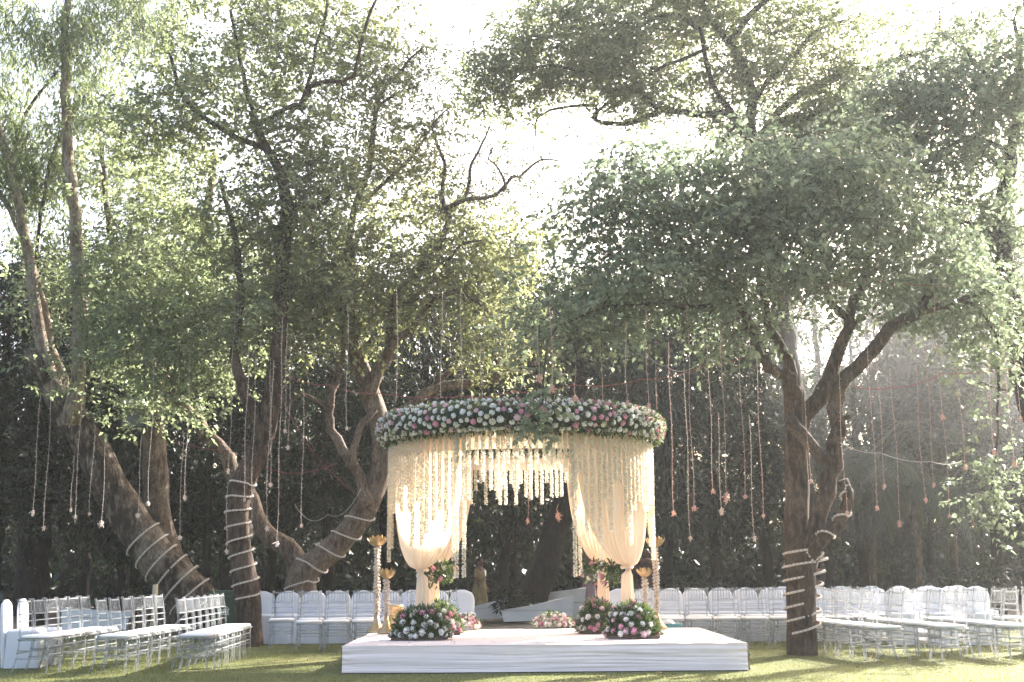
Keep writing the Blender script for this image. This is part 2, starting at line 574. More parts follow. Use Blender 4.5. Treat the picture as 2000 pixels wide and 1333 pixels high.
def smooth_path(pts, rad, step=0.35, jit=0.02):
    pts = np.asarray(pts, float); rad = np.asarray(rad, float)
    n = len(pts)
    op, orr = [], []
    ext = np.vstack([2 * pts[0] - pts[1], pts, 2 * pts[-1] - pts[-2]])
    for i in range(n - 1):
        p0, p1, p2, p3 = ext[i], ext[i + 1], ext[i + 2], ext[i + 3]
        k = max(2, int(np.linalg.norm(p2 - p1) / step))
        for j in range(k):
            t = j / k
            q = 0.5 * ((2 * p1) + (-p0 + p2) * t + (2 * p0 - 5 * p1 + 4 * p2 - p3) * t * t + (-p0 + 3 * p1 - 3 * p2 + p3) * t ** 3)
            op.append(q); orr.append(rad[i] * (1 - t) + rad[i + 1] * t)
    op.append(pts[-1]); orr.append(rad[-1])
    op = np.array(op); orr = np.array(orr)
    if jit and len(op) > 2:
        op[1:-1] += rng.normal(size=(len(op) - 2, 3)) * (jit + 0.08 * orr[1:-1, None])
    return op, orr


def px_limb(spec, dflt):
    """spec: (px, py, width_px[, depth]) along a limb as it shows in the photograph."""
    pts, rad = [], []
    for s in spec:
        d = s[3] if len(s) > 3 else dflt
        pts.append(P(s[0], s[1], d)); rad.append(0.5 * s[2] / scale_at(d))
    return pts, rad


DENS = 2.9
LSZ = 1.22


class Tree:
    def __init__(self, name, label, cat, base, bark, leaf, group=None):
        self.root = empty(name, tuple(base), 0, label, cat, group)
        self.base = np.asarray(base, float)
        self.bark, self.leaf = bark, leaf
        self.dmul = 0.64 if name in ('wrapped_tree', 'upright_tree', 'forked_tree') else 0.92
        self.mb = MB()
        self.gmb = MB()
        self.nodes, self.nr = [], []
        self.paths = []
        self.extra = []
        self.q = []
        self.tw = []

    def limb(self, pts, rad, sides=10, wob=0.16, step=0.3, jit=0.015, part=None):
        if self.nodes:
            # a limb grows out of the wood it starts at
            X = np.concatenate(self.nodes)
            q = X[int(np.argmin(np.sum((X - np.asarray(pts[0])) ** 2, 1)))]
            if 0.02 < np.linalg.norm(q - pts[0]) < 1.2:
                pts = [q] + list(pts); rad = [rad[0]] + list(rad)
        p, r = smooth_path(pts, rad, step, jit)
        self.paths.append((p, r))
        mb = self.mb
        if part:
            mb = MB(); self.extra.append((part, mb))
        mb.tube(p - self.base, r, sides, wob=wob, seed=float(rng.random() * 20))
        self.nodes.append(p); self.nr.append(r)
        return p, r

    def grow(self, anchors, rmax=0.05, sides=4, low=0.0, straight=0.1):
        anchors = np.asarray(anchors)
        if len(anchors) == 0:
            return
        n0 = sum(len(x) for x in self.nodes)
        cap = n0 + len(anchors) * 6 + 10
        X = np.zeros((cap, 3)); Rr = np.zeros(cap)
        X[:n0] = np.concatenate(self.nodes); Rr[:n0] = np.concatenate(self.nr)
        ok = X[:n0, 2] > low
        X[:n0][~ok] = 1e6
        n = n0
        d0 = np.array([np.min(np.sum((X[:n0] - a) ** 2, 1)) for a in anchors])
        for i in np.argsort(d0):
            a = anchors[i]
            dd = np.sum((X[:n] - a) ** 2, 1)
            j = int(np.argmin(dd)); D = math.sqrt(dd[j])
            if D < 0.06:
                continue
            k = 3 if D < 0.8 else 5
            r0 = min(Rr[j] * 0.8, 0.013 + 0.015 * D, rmax)
            off = rng.normal(size=3) * D * straight + np.array([0, 0, 0.10 * D])
            t = np.linspace(0, 1, k + 1)[:, None]
            path = X[j] * (1 - t) + a * t + off * (4 * t * (1 - t)) * 0.6 + rng.normal(size=(k + 1, 3)) * D * 0.035 * (t * (1 - t) * 4)
            rr = r0 * (1 - t[:, 0]) + 0.006 * t[:, 0]
            self.gmb.tube(path - self.base, rr, sides if r0 > 0.012 else 3, cap=False)
            X[n:n + k] = path[1:]; Rr[n:n + k] = rr[1:]
            n += k

    def leaves(self, anchors, sprays=6, per=9, L=0.085, W=0.05, reach=0.38, sprd=0.22, droop=0.25, flat=0.7, cull=True):
        if cull and len(anchors):
            anchors = anchors[~sun_open(anchors)]
        if len(anchors) == 0:
            return
        n = len(anchors)
        A = np.repeat(anchors, sprays, 0)
        st = A + rng.normal(size=A.shape) * sprd * np.array([1, 1, 0.7])
        d = rng.normal(size=A.shape) * np.array([1, 1, flat * 0.6]); d[:, 2] -= droop
        d = unit(d)
        ln = reach * (0.6 + 0.7 * rng.random(len(A)))
        A2 = np.repeat(np.arange(len(A)), per)
        t = np.tile((np.arange(per) + 0.5) / per, len(A)) + rng.normal(size=len(A2)) * 0.04
        pos = st[A2] + d[A2] * (ln[A2] * t)[:, None]
        pos[:, 2] -= droop * ln[A2] * t * t * 0.6
        pos += rng.normal(size=pos.shape) * 0.02
        upv = np.array([0, 0, 1.0]) + rng.normal(size=(len(A), 3)) * 0.38
        sd = np.cross(d, upv); sd = unit(sd)
        sg = np.where(np.tile(np.arange(per) % 2, len(A)) == 0, 1.0, -1.0)
        ld = d[A2] * 0.55 + sd[A2] * sg[:, None] * 0.85 + rng.normal(size=pos.shape) * 0.3
        ld[:, 2] -= droop * 0.9
        nr_ = upv[A2] + rng.normal(size=pos.shape) * 0.35
        sz = (0.6 + 0.55 * rng.random(len(A2))) * np.repeat(0.75 + 0.55 * rng.random(len(A)), per)
        endp = d * ln[:, None]; endp[:, 2] -= droop * ln * 0.6
        k_ = rng.random(len(A)) < 0.7
        self.tw.append(leaf_quads(st[k_], endp[k_], rng.normal(size=(int(k_.sum()), 3)), ln[k_], np.full(int(k_.sum()), 0.011), 0.0, 0.0))
        self.q.append(leaf_quads(pos, ld, nr_, L * sz * LSZ, W * sz * LSZ))

    def blob(self, px, py, d, rx, ry, rd, dens, shell=0.45):
        s = scale_at(d)
        c = P(px, py, d); a, b = rx / s, ry / s
        n = max(4, int(DENS * self.dmul * dens * PI * a * b))
        v = unit(rng.normal(size=(n, 3)))
        r = rng.random(n) ** shell
        pts = v * r[:, None] * np.array([a, rd, b])
        # lumps: keep the clumps together in boughs with gaps between
        w = c + pts
        nz = np.array([noise.noise(Vector(q * 0.85)) for q in w])
        keep = nz > -0.18 - 0.25 * rng.random(n)
        w = w[keep]
        return w[w[:, 2] > 0.3]

    def finish(self, crown=True):
        o = self.mb.build('trunk', self.bark, self.root, smooth=True)
        for (nm, mt_), mb in self.extra:
            mb.build(nm, mt_, self.root, smooth=True)
        if self.gmb.n:
            tag(self.gmb.build('branch_work', self.bark, self.root, smooth=True), kind='stuff')
        if self.tw:
            tag(link_mesh('twig_spray', quad_mesh('twig_spray', np.concatenate(self.tw) - self.base, self.bark), None, self.root), kind='stuff')
        if self.q:
            V = np.concatenate(self.q) - self.base
            link_mesh('crown', quad_mesh('crown', V, self.leaf), None, self.root)
        return self


# ---- leaning tree at the left with three tall gum stems
tA = Tree('leaning_tree', 'tall leaning tree at far left with three pale upright stems and drooping leaves', 'tree', (*P(412, 1245, 24)[:2], 0), M['bark_patch'], M['leaf_gum'])
pA, rA = px_limb([(418, 1250, 104), (372, 1165, 84), (300, 1080, 74), (235, 985, 66), (180, 880, 62), (130, 800, 56), (100, 748, 46)], 24)
pA[0][2] = -0.1
pathA = tA.limb(pA, rA, 26, 0.16, 0.14, jit=0)
tA.limb(*px_limb([(110, 765, 40), (92, 720, 27), (78, 650, 24), (62, 560, 22), (48, 470, 20), (25, 350, 18), (-5, 240, 15), (-30, 120, 10)], 23.9), 10, 0.08, part=('stem', M['bark_gum']))
tA.limb(*px_limb([(140, 815, 44), (152, 745, 28), (153, 640, 27), (150, 500, 25), (140, 380, 23), (130, 250, 21), (127, 120, 18), (130, 0, 14), (138, -110, 9)], 23.8), 10, 0.08, part=('stem', M['bark_gum']))
tA.limb(*px_limb([(125, 780, 40), (120, 740, 26), (100, 680, 22), (85, 600, 19), (58, 500, 16), (20, 415, 12), (-20, 350, 9)], 24.2), 8, 0.08, part=('stem', M['bark_gum']))
tA.limb(*px_limb([(95, 745, 30), (70, 705, 30), (58, 680, 25)], 23.8), 8, 0.25)
tA.limb(*px_limb([(66, 620, 9), (75, 480, 8), (100, 320, 7), (150, 200, 5)], 24.3), 6)
tA.limb(*px_limb([(18, 320, 9), (50, 220, 7), (110, 140, 5)], 24.3), 6)
an = np.concatenate([tA.blob(*b) for b in [(60, 50, 24, 120, 90, 1.5, 9), (165, 130, 24, 75, 120, 1.0, 8), (40, 330, 24.6, 105, 130, 1.2, 10),
                                           (260, 30, 24.5, 120, 80, 1.2, 8), (-30, 180, 24, 60, 150, 1.2, 8), (300, -60, 24.5, 160, 60, 1.2, 8), (20, -80, 24, 160, 60, 1.5, 8)]])
tA.grow(an, 0.04)
tA.leaves(an, 7, 8, 0.15, 0.026, 0.45, 0.3, 0.9)
tA.finish()

# ---- cut upright tree joined to it, carrying the floodlight
tB = Tree('upright_tree', 'upright tree with a split grey trunk and floodlight beside the leaning tree', 'tree', (*P(352, 1236, 25)[:2], 0), M['bark_grey'], M['leaf_bright'])
pB, rB = px_limb([(356, 1240, 70), (335, 1120, 56), (310, 1020, 48), (303, 920, 45), (300, 820, 42), (304, 740, 36), (325, 650, 28), (365, 540, 22), (400, 430, 18), (420, 300, 12)], 25)
pB[0][2] = -0.1
tB.limb(pB, rB, 22, 0.17, 0.16, jit=0)
tB.limb(*px_limb([(303, 750, 26), (270, 640, 20), (232, 540, 16), (212, 420, 12), (200, 280, 7)], 24.6), 8)
tB.limb(*px_limb([(330, 650, 18, 24.8), (390, 620, 14, 23), (440, 600, 8, 22)], 24), 6)
tB.limb(*px_limb([(303, 730, 18, 24.8), (330, 690, 12, 23), (360, 700, 7, 22)], 24), 6)
an = np.concatenate([tB.blob(*b) for b in [(260, 570, 23.5, 150, 115, 1.5, 14), (385, 620, 22.3, 180, 110, 1.3, 15), (340, 735, 22, 120, 75, 0.7, 12), (250, 770, 22.6, 90, 50, 0.5, 10),
                                           (200, 690, 23, 100, 75, 1.0, 11), (480, 560, 22.6, 140, 110, 1.2, 13), (300, 430, 24.5, 160, 115, 1.5, 13), (210, 300, 25, 120, 130, 1.5, 10), (130, 540, 25, 110, 110, 1.2, 9)]])
tB.grow(an, 0.05, low=3.2)
tB.leaves(an, 5, 12, 0.085, 0.052, 0.52, 0.28, 0.3)
tB.finish()

# ---- dark upright tree with strip lights, left of centre
tC = Tree('wrapped_tree', 'dark trunked tree standing left of the forked tree, rising from the lawn', 'tree', (*P(484, 1262, 21.3)[:2], 0), M['bark_brown'], M['leaf_olive'])
pC, rC = px_limb([(485, 1262, 54), (484, 1180, 47), (476, 1110, 44), (466, 1040, 43), (465, 990, 43), (476, 940, 44), (500, 895, 42), (520, 840, 38), (533, 760, 34), (543, 680, 30), (548, 600, 28), (552, 500, 26), (560, 420, 24), (548, 340, 20), (520, 290, 16), (490, 220, 11)], 21.3)
pC[0][2] = -0.05
pathC = tC.limb(pC, rC, 24, 0.18, 0.14, jit=0)
tC.limb(*px_limb([(515, 860, 30), (500, 820, 24), (482, 785, 23), (468, 750, 22), (460, 700, 21), (466, 640, 19), (472, 560, 16), (460, 460, 12), (430, 350, 8)], 21.2), 10)
tC.limb(*px_limb([(560, 420, 18), (555, 350, 15), (520, 280, 13), (500, 258, 12), (530, 228, 10), (560, 212, 10), (592, 203, 10), (605, 172, 10), (640, 160, 9), (690, 150, 8), (705, 80, 7), (740, -10, 6)], 20.9), 8)
tC.limb(*px_limb([(560, 420, 15), (580, 400, 13), (606, 404, 11), (632, 396, 9), (642, 384, 6)], 20.9), 8)
tC.limb(*px_limb([(535, 300, 12), (430, 250, 11), (360, 190, 9), (330, 100, 7)], 21.3), 8)
tC.limb(*px_limb([(500, 240, 10), (470, 120, 8), (450, 20, 6)], 21.6), 8)
tC.limb(*px_limb([(590, 205, 9), (620, 90, 7), (640, 0, 5)], 21.4), 8)
an = np.concatenate([tC.blob(*b) for b in [(420, 110, 21.5, 200, 120, 1.8, 13), (590, 90, 22, 160, 110, 1.6, 11), (330, 260, 21.5, 170, 100, 1.5, 13), (540, 260, 21.5, 170, 100, 1.5, 13),
                                           (470, 420, 21.3, 190, 100, 1.5, 14), (630, 400, 21.5, 110, 110, 1.4, 12), (460, -50, 21.5, 260, 70, 1.5, 11), (560, 560, 21.3, 100, 60, 0.8, 12), (700, 190, 22, 100, 110, 1.2, 9), (460, 640, 20.8, 90, 30, 0.5, 10)]])
tC.grow(an, 0.05, low=4.0)
tC.leaves(an, 5, 12, 0.08, 0.05, 0.52, 0.28, 0.25)
tC.finish()

# ---- forked tree behind the left chairs
tD = Tree('forked_tree', 'brown tree forking low behind the left chairs, bare crooked twigs above the canopy', 'tree', (*P(590, 1248, 22.6)[:2], 0), M['bark_grey'], M['leaf_dry'])
pD, rD = px_limb([(588, 1250, 66), (588, 1160, 56), (595, 1118, 54), (626, 1092, 48), (673, 1050, 46), (716, 992, 43), (738, 934, 41), (750, 886, 40), (742, 830, 39), (718, 755, 36), (694, 690, 31), (687, 640, 28), (684, 560, 25), (682, 490, 23)], 22.6)
pD[0][2] = -0.05
pathD = tD.limb(pD, rD, 24, 0.17, 0.14, jit=0)
tD.limb(*px_limb([(586, 1150, 48), (578, 1098, 42), (556, 1064, 38), (514, 1030, 34), (488, 978, 31), (442, 896, 28), (385, 822, 25), (345, 775, 18), (320, 730, 12)], 22.9), 12, 0.13)
tD.limb(*px_limb([(716, 985, 30), (708, 955, 24), (687, 906, 21), (660, 860, 19), (645, 822, 17), (646, 790, 16), (656, 740, 15), (664, 704, 14), (668, 640, 12), (660, 560, 9)], 22.4), 10)
tD.limb(*px_limb([(688, 905, 16), (700, 850, 14), (712, 822, 12), (735, 800, 9)], 22.2), 8)
tD.limb(*px_limb([(650, 800, 11), (620, 785, 9), (590, 770, 7), (560, 800, 5)], 22.3), 6)
tD.limb(*px_limb([(722, 765, 30), (742, 720, 24), (759, 690, 21), (764, 618, 18), (780, 570, 17), (829, 517, 14), (866, 463, 13), (880, 425, 10), (868, 404, 9), (866, 360, 8), (868, 317, 7), (844, 249, 5), (878, 210, 3)], 22.4), 10)
tD.limb(*px_limb([(868, 408, 11), (907, 391, 9), (950, 388, 8), (980, 371, 7), (1000, 350, 6), (1014, 346, 6), (1040, 325, 5), (1058, 312, 4), (1092, 316, 3), (1098, 300, 2.5), (1090, 283, 2)], 22.2), 8)
tD.limb(*px_limb([(905, 391, 8), (918, 350, 7), (922, 317, 6), (941, 283, 5), (957, 246, 3)], 22.4), 6)
tD.limb(*px_limb([(984, 366, 6), (975, 330, 5), (955, 310, 4), (965, 285, 2)], 22.0), 6)
tD.limb(*px_limb([(760, 680, 17), (800, 640, 14), (825, 610, 12), (850, 582, 11), (890, 572, 9), (930, 590, 7), (985, 640, 5)], 22.2), 8)
tD.limb(*px_limb([(770, 600, 12), (800, 590, 10), (850, 545, 8), (900, 480, 6), (940, 470, 4)], 22.0), 6)
tD.limb(*px_limb([(746, 850, 30), (775, 815, 25), (815, 785, 22), (845, 766, 21), (895, 752, 20), (950, 745, 17), (985, 724, 13), (1015, 690, 8)], 22.9), 9)
tD.limb(*px_limb([(830, 775, 13), (880, 722, 11), (930, 716, 10), (985, 725, 9), (1040, 728, 6)], 23.1), 7)
tD.limb(*px_limb([(684, 500, 18), (690, 420, 14), (718, 330, 12), (733, 230, 11), (737, 188, 9), (785, 137, 7), (822, 98, 4)], 22.5), 8)
tD.limb(*px_limb([(733, 215, 7), (770, 188, 6), (812, 170, 4)], 22.4), 6)
tD.limb(*px_limb([(700, 400, 10), (780, 330, 8), (830, 270, 6), (850, 220, 4)], 22.8), 6)
bare = np.concatenate([tD.blob(*b) for b in [(900, 350, 22.4, 100, 90, 0.8, 55, 0.6), (800, 180, 22.6, 100, 90, 0.8, 45, 0.6), (990, 350, 22.3, 90, 80, 0.5, 42, 0.6), (950, 670, 22.2, 120, 85, 0.7, 170, 0.6), (900, 590, 22.4, 100, 60, 0.8, 24, 0.6), (860, 460, 22.4, 90, 70, 0.8, 20, 0.6)]])
an = np.concatenate([tD.blob(*b) for b in [(720, 340, 23, 120, 110, 1.3, 9), (780, 430, 22.8, 90, 80, 1.0, 8), (700, 560, 22.2, 150, 110, 1.3, 15), (830, 530, 22.4, 100, 80, 1.0, 11), (920, 520, 23, 90, 100, 1.0, 10), (620, 520, 22, 110, 100, 1.2, 12), (960, 600, 23.2, 70, 60, 0.8, 8),
                                           (560, 650, 21.9, 110, 40, 0.6, 9), (760, 230, 23, 100, 130, 1.2, 10), (820, 330, 23, 70, 90, 1.0, 8), (800, 120, 23, 80, 70, 1.0, 6), (860, 230, 23, 60, 60, 0.8, 5), (700, 60, 22.6, 80, 70, 1.0, 8), (880, 470, 23, 80, 70, 0.8, 9), (990, 480, 24, 70, 70, 0.8, 9), (750, 20, 23, 60, 60, 0.8, 6), (940, 560, 23.5, 90, 60, 0.9, 9), (920, 420, 23.4, 80, 60, 0.8, 5), (1010, 450, 24, 70, 50, 0.8, 7), (640, 500, 22.4, 110, 90, 1.0, 8)]])
tD.grow(an, 0.045, low=3.6, straight=0.2)
tD.grow(bare, 0.016, 3, low=3.6, straight=0.25)
tD.leaves(an, 5, 11, 0.085, 0.05, 0.5, 0.28, 0.3)
tD.leaves(bare[rng.random(len(bare)) < 0.33], 2, 6, 0.075, 0.035, 0.3, 0.2, 0.3)
tD.finish()

# ---- the broad tree on the right
tR = Tree('broad_tree', 'broad green tree on the right whose thick trunk stands among the clear chairs', 'tree', (*P(1567, 1274, 18.2)[:2], 0), M['bark_brown'], M['leaf_green'])
pR, rR = px_limb([(1567, 1278, 58), (1565, 1200, 52), (1561, 1120, 51), (1557, 1040, 49), (1557, 960, 45), (1555, 880, 41), (1552, 800, 38), (1548, 742, 35)], 18.2)
pR[0][2] = -0.05
pathR = tR.limb(pR, rR, 26, 0.17, 0.14, jit=0)
tR.limb(*px_limb([(1549, 765, 32), (1538, 735, 27), (1520, 729, 23), (1503, 720, 22), (1487, 695, 21), (1472, 655, 20), (1455, 620, 18), (1436, 590, 16), (1400, 545, 12), (1340, 500, 10), (1270, 470, 7)], 18.0), 10)
tR.limb(*px_limb([(1552, 770, 28), (1536, 705, 22), (1515, 662, 18), (1497, 622, 16), (1488, 560, 13), (1470, 470, 10), (1440, 400, 7)], 18.3), 10)
tR.limb(*px_limb([(1557, 870, 36), (1572, 815, 34), (1598, 780, 33), (1620, 742, 30), (1635, 690, 26), (1652, 640, 22), (1670, 590, 18), (1690, 530, 14), (1700, 450, 10)], 18.6), 10)
pathR2 = tR.limb(*px_limb([(1573, 1210, 34), (1581, 1120, 34), (1592, 1050, 33), (1604, 990, 32), (1622, 930, 33), (1631, 870, 31), (1634, 820, 30), (1632, 775, 30), (1642, 750, 30), (1672, 715, 28), (1708, 683, 26), (1745, 642, 25), (1790, 612, 23), (1806, 590, 19), (1820, 560, 14), (1832, 500, 10), (1850, 430, 7)], 17.95), 12)
tR.limb(*px_limb([(1790, 613, 17), (1820, 604, 16), (1855, 597, 13), (1885, 584, 10), (1945, 558, 7)], 17.9), 8)
tR.limb(*px_limb([(1665, 632, 15, 18.6), (1625, 590, 14, 18.6), (1610, 545, 10, 18.6)], 18.6), 8)
tR.limb(*px_limb([(1545, 825, 27), (1560, 848, 26), (1585, 872, 24), (1614, 905, 22)], 17.8), 8)
pathR3 = tR.limb(*px_limb([(1596, 1075, 27), (1622, 1042, 25), (1648, 1002, 24), (1655, 965, 23), (1645, 938, 22)], 17.75), 8)
tR.limb(*px_limb([(1634, 826, 16), (1650, 817, 12), (1662, 811, 7)], 17.8), 6)
tR.limb(*px_limb([(1440, 595, 12, 18), (1395, 600, 11, 17.5), (1350, 600, 9, 17), (1290, 590, 7, 16.6)], 17.5), 6)
tR.limb(*px_limb([(1290, 590, 7, 16.6), (1180, 600, 6, 16.2), (1090, 640, 5, 15.7), (1064, 700, 4, 15.45), (1060, 790, 3, 15.4)], 17), 6)
tR.limb(*px_limb([(1400, 545, 11), (1300, 440, 9, 17.6), (1200, 400, 6, 17.4)], 18), 6)
tR.limb(*px_limb([(1488, 560, 12), (1540, 440, 10, 18.6), (1560, 330, 7, 18.8)], 18.3), 6)
tR.limb(*px_limb([(1885, 584, 9), (1940, 640, 7, 18.6), (1950, 800, 5, 19), (1945, 930, 3, 19.2)], 18), 6)
bl = [(1200, 450, 17.3, 130, 100, 1.3, 15), (1380, 390, 17.5, 180, 105, 1.5, 15), (1550, 400, 18, 180, 110, 1.6, 14), (1290, 540, 17, 230, 85, 1.5, 16), (1490, 520, 17.2, 200, 75, 1.4, 14),
      (1130, 560, 16.6, 105, 75, 1.1, 14), (1720, 480, 18, 170, 110, 1.5, 13), (1640, 340, 18.5, 140, 75, 1.4, 12), (1850, 560, 18.3, 140, 90, 1.4, 13), (1430, 660, 17.3, 55, 70, 0.6, 8), (1180, 645, 16.2, 90, 50, 0.6, 9),
      (1930, 690, 18.8, 70, 110, 0.8, 7), (1250, 350, 17.8, 110, 60, 1.0, 7), (1640, 570, 18.6, 80, 50, 0.8, 9), (1925, 900, 19.2, 60, 45, 0.6, 4), (1965, 985, 19.3, 60, 60, 0.6, 4), (1290, 345, 17.7, 120, 55, 1.0, 13), (1400, 300, 18, 130, 50, 1.1, 12), (1170, 395, 17.4, 90, 50, 0.9, 10), (1540, 310, 18.3, 120, 50, 1.1, 11), (1085, 500, 16.8, 80, 80, 0.9, 12), (1060, 590, 16.4, 60, 60, 0.7, 11), (1040, 640, 16, 30, 40, 0.4, 9)]
an = np.concatenate([tR.blob(*b) for b in bl])
sprig = np.concatenate([tR.blob(1062, 785, 15.35, 36, 52, 0.18, 22, 0.6), tR.blob(1035, 840, 15.35, 26, 26, 0.1, 18, 0.6), tR.blob(1095, 855, 15.35, 14, 24, 0.08, 18, 0.6)])
tR.grow(np.concatenate([an, sprig]), 0.045, low=3.0)
tR.leaves(an, 5, 12, 0.08, 0.055, 0.5, 0.28, 0.35)
tR.leaves(sprig, 2, 7, 0.075, 0.06, 0.20, 0.07, 0.8, cull=False)
tR.finish()

# ---- taller tree behind it
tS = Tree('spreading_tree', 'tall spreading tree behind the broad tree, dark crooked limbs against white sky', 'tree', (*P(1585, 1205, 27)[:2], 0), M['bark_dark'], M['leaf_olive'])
tS.limb(*px_limb([(1590, 1212, 54), (1575, 1000, 44), (1556, 800, 40), (1520, 560, 38), (1490, 400, 36), (1474, 288, 34)], 27), 12)
for sp, dd in [([(1474, 295, 28), (1450, 254, 23), (1422, 220, 17), (1370, 226, 14), (1286, 216, 12), (1253, 234, 11), (1200, 244, 10), (1162, 236, 9), (1165, 208, 8), (1107, 207, 6), (1048, 230, 4), (1046, 260, 3), (1041, 302, 2)], 26.5),
               ([(1474, 292, 28), (1463, 235, 23), (1470, 178, 21), (1447, 120, 19), (1427, 88, 17), (1440, 63, 15), (1470, 25, 13), (1510, -10, 10), (1550, -70, 7)], 26.8),
               ([(1427, 90, 14), (1390, 40, 13), (1368, 0, 11), (1330, -60, 8)], 26.6), ([(1424, 222, 13), (1391, 160, 11), (1375, 98, 10), (1368, 60, 9), (1320, 30, 8), (1260, 45, 7), (1200, 95, 5)], 26.2),
               ([(1478, 285, 24), (1503, 257, 22), (1543, 232, 18), (1611, 220, 14), (1660, 200, 11), (1700, 170, 8)], 27.4), ([(1488, 262, 18), (1543, 200, 16), (1610, 158, 14), (1675, 137, 13), (1720, 124, 11), (1776, 108, 10), (1830, 88, 8), (1835, 20, 6)], 27.8),
               ([(1466, 210, 12), (1500, 160, 11), (1550, 112, 9), (1590, 66, 8), (1650, 40, 6)], 27), ([(1160, 225, 6), (1200, 190, 6), (1195, 215, 5)], 26.4), ([(1285, 218, 9), (1240, 160, 8), (1150, 140, 7), (1050, 130, 5), (980, 170, 3)], 26),
               ([(1260, 45, 6), (1150, 50, 5), (1040, 80, 4)], 26), ([(1375, 100, 8), (1300, 130, 7), (1220, 175, 5)], 26), ([(1440, 240, 9), (1390, 300, 6), (1330, 330, 4)], 26.3)]:
    tS.limb(*px_limb(sp, dd), 8)
an = np.concatenate([tS.blob(*b) for b in [(1130, 60, 26, 180, 80, 1.6, 10), (1020, 130, 26, 120, 65, 1.3, 10), (985, 205, 26, 70, 30, 0.8, 9), (950, 150, 26, 60, 40, 0.8, 8), (1190, 135, 26, 150, 70, 1.3, 9), (1330, 50, 27, 180, 75, 1.6, 9), (1330, 165, 27, 100, 45, 1, 6),
                                           (1550, 50, 27, 160, 65, 1.6, 9), (1610, 170, 27.5, 160, 80, 1.5, 8), (1770, 60, 28, 130, 45, 1.2, 6), (1450, 130, 26.6, 100, 65, 1.2, 7), (1250, 210, 26.3, 100, 30, 0.8, 6), (1690, 250, 27.5, 100, 65, 1.2, 10), (1300, -50, 26.5, 400, 50, 1.8, 7), (1560, 280, 27.5, 120, 60, 1.2, 9), (1420, 230, 26.6, 80, 50, 1, 6)]])
tS.grow(an, 0.05, low=7.0)
tS.leaves(an, 8, 9, 0.10, 0.055, 0.5, 0.32, 0.2)
tS.finish()

# ---- tree at the right edge
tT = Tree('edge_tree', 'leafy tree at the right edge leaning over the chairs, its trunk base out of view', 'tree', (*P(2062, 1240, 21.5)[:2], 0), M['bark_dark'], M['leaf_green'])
pT, rT = px_limb([(2062, 1242, 62), (2045, 1000, 52), (1995, 700, 44), (1955, 470, 36), (1962, 400, 30), (1972, 330, 25), (1982, 250, 20), (1992, 150, 14), (1980, 40, 8)], 21.5)
pT[0][2] = -0.05
tT.limb(pT, rT, 10)
for sp in [[(1972, 345, 14), (1940, 312, 12), (1890, 272, 10), (1845, 228, 6)], [(1976, 300, 12), (1920, 275, 10), (1870, 280, 8), (1800, 330, 5)], [(1990, 700, 16), (1965, 660, 13), (1900, 620, 8)],
           [(1955, 470, 14), (1900, 440, 11), (1830, 420, 7)], [(1985, 230, 12), (1930, 150, 9), (1880, 90, 5)], [(2000, 730, 18), (1960, 560, 12), (1930, 480, 6)]]:
    tT.limb(*px_limb(sp, 21.3), 8)
an = np.concatenate([tT.blob(*b) for b in [(1850, 270, 21, 140, 95, 1.5, 13), (1975, 180, 21.3, 100, 130, 1.5, 13), (1800, 390, 21, 140, 80, 1.4, 12), (1945, 430, 21.3, 80, 80, 1.1, 11), (1930, 60, 22, 120, 70, 1.4, 9), (1970, 600, 21.6, 80, 80, 1.2, 11), (1760, 230, 21.3, 80, 70, 1, 11),
                                           (1720, 320, 21.3, 70, 60, 1, 12), (1870, 150, 21.5, 90, 45, 1, 7), (1790, 165, 21.5, 100, 50, 1, 9), (1960, 90, 21.6, 80, 80, 1, 10), (1700, 190, 21.4, 80, 40, 1, 8), (1880, 520, 21.2, 90, 60, 1, 11), (1960, 300, 21.3, 80, 70, 1, 10)]])
tT.grow(an, 0.045, low=4)
tT.leaves(an, 5, 12, 0.085, 0.055, 0.52, 0.28, 0.3)
tT.finish()

# ---- leaning tree in the angular planter, behind the canopy
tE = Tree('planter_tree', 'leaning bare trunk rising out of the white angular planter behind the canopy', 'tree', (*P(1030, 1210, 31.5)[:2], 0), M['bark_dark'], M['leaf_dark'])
pE, rE = px_limb([(1022, 1215, 64), (1045, 1150, 56), (1070, 1085, 50), (1092, 1020, 45), (1108, 960, 42), (1118, 880, 38), (1125, 780, 32), (1140, 650, 24), (1150, 540, 14)], 31.5)
tE.limb(pE, rE, 12, 0.12)
tE.limb(*px_limb([(1118, 880, 24), (1080, 780, 18), (1030, 700, 12), (980, 640, 7)], 31.5), 8)
an = np.concatenate([tE.blob(*b) for b in [(1140, 620, 31.5, 150, 120, 1.8, 4.5), (1020, 660, 31.5, 120, 80, 1.5, 3.5), (1230, 700, 31.5, 120, 90, 1.5, 5)]])
tE.grow(an, 0.06, low=4)
tE.leaves(an, 8, 8, 0.15, 0.06, 0.6, 0.4, 0.5, cull=False)
tE.finish()

# ---- dark evergreens standing behind the clearing
STYLE = [(0.21, 0.055, 0.9, 0.6), (0.12, 0.075, 0.25, 0.42), (0.16, 0.06, 0.6, 0.55), (0.10, 0.05, 0.35, 0.4)]
bt_n = [0]


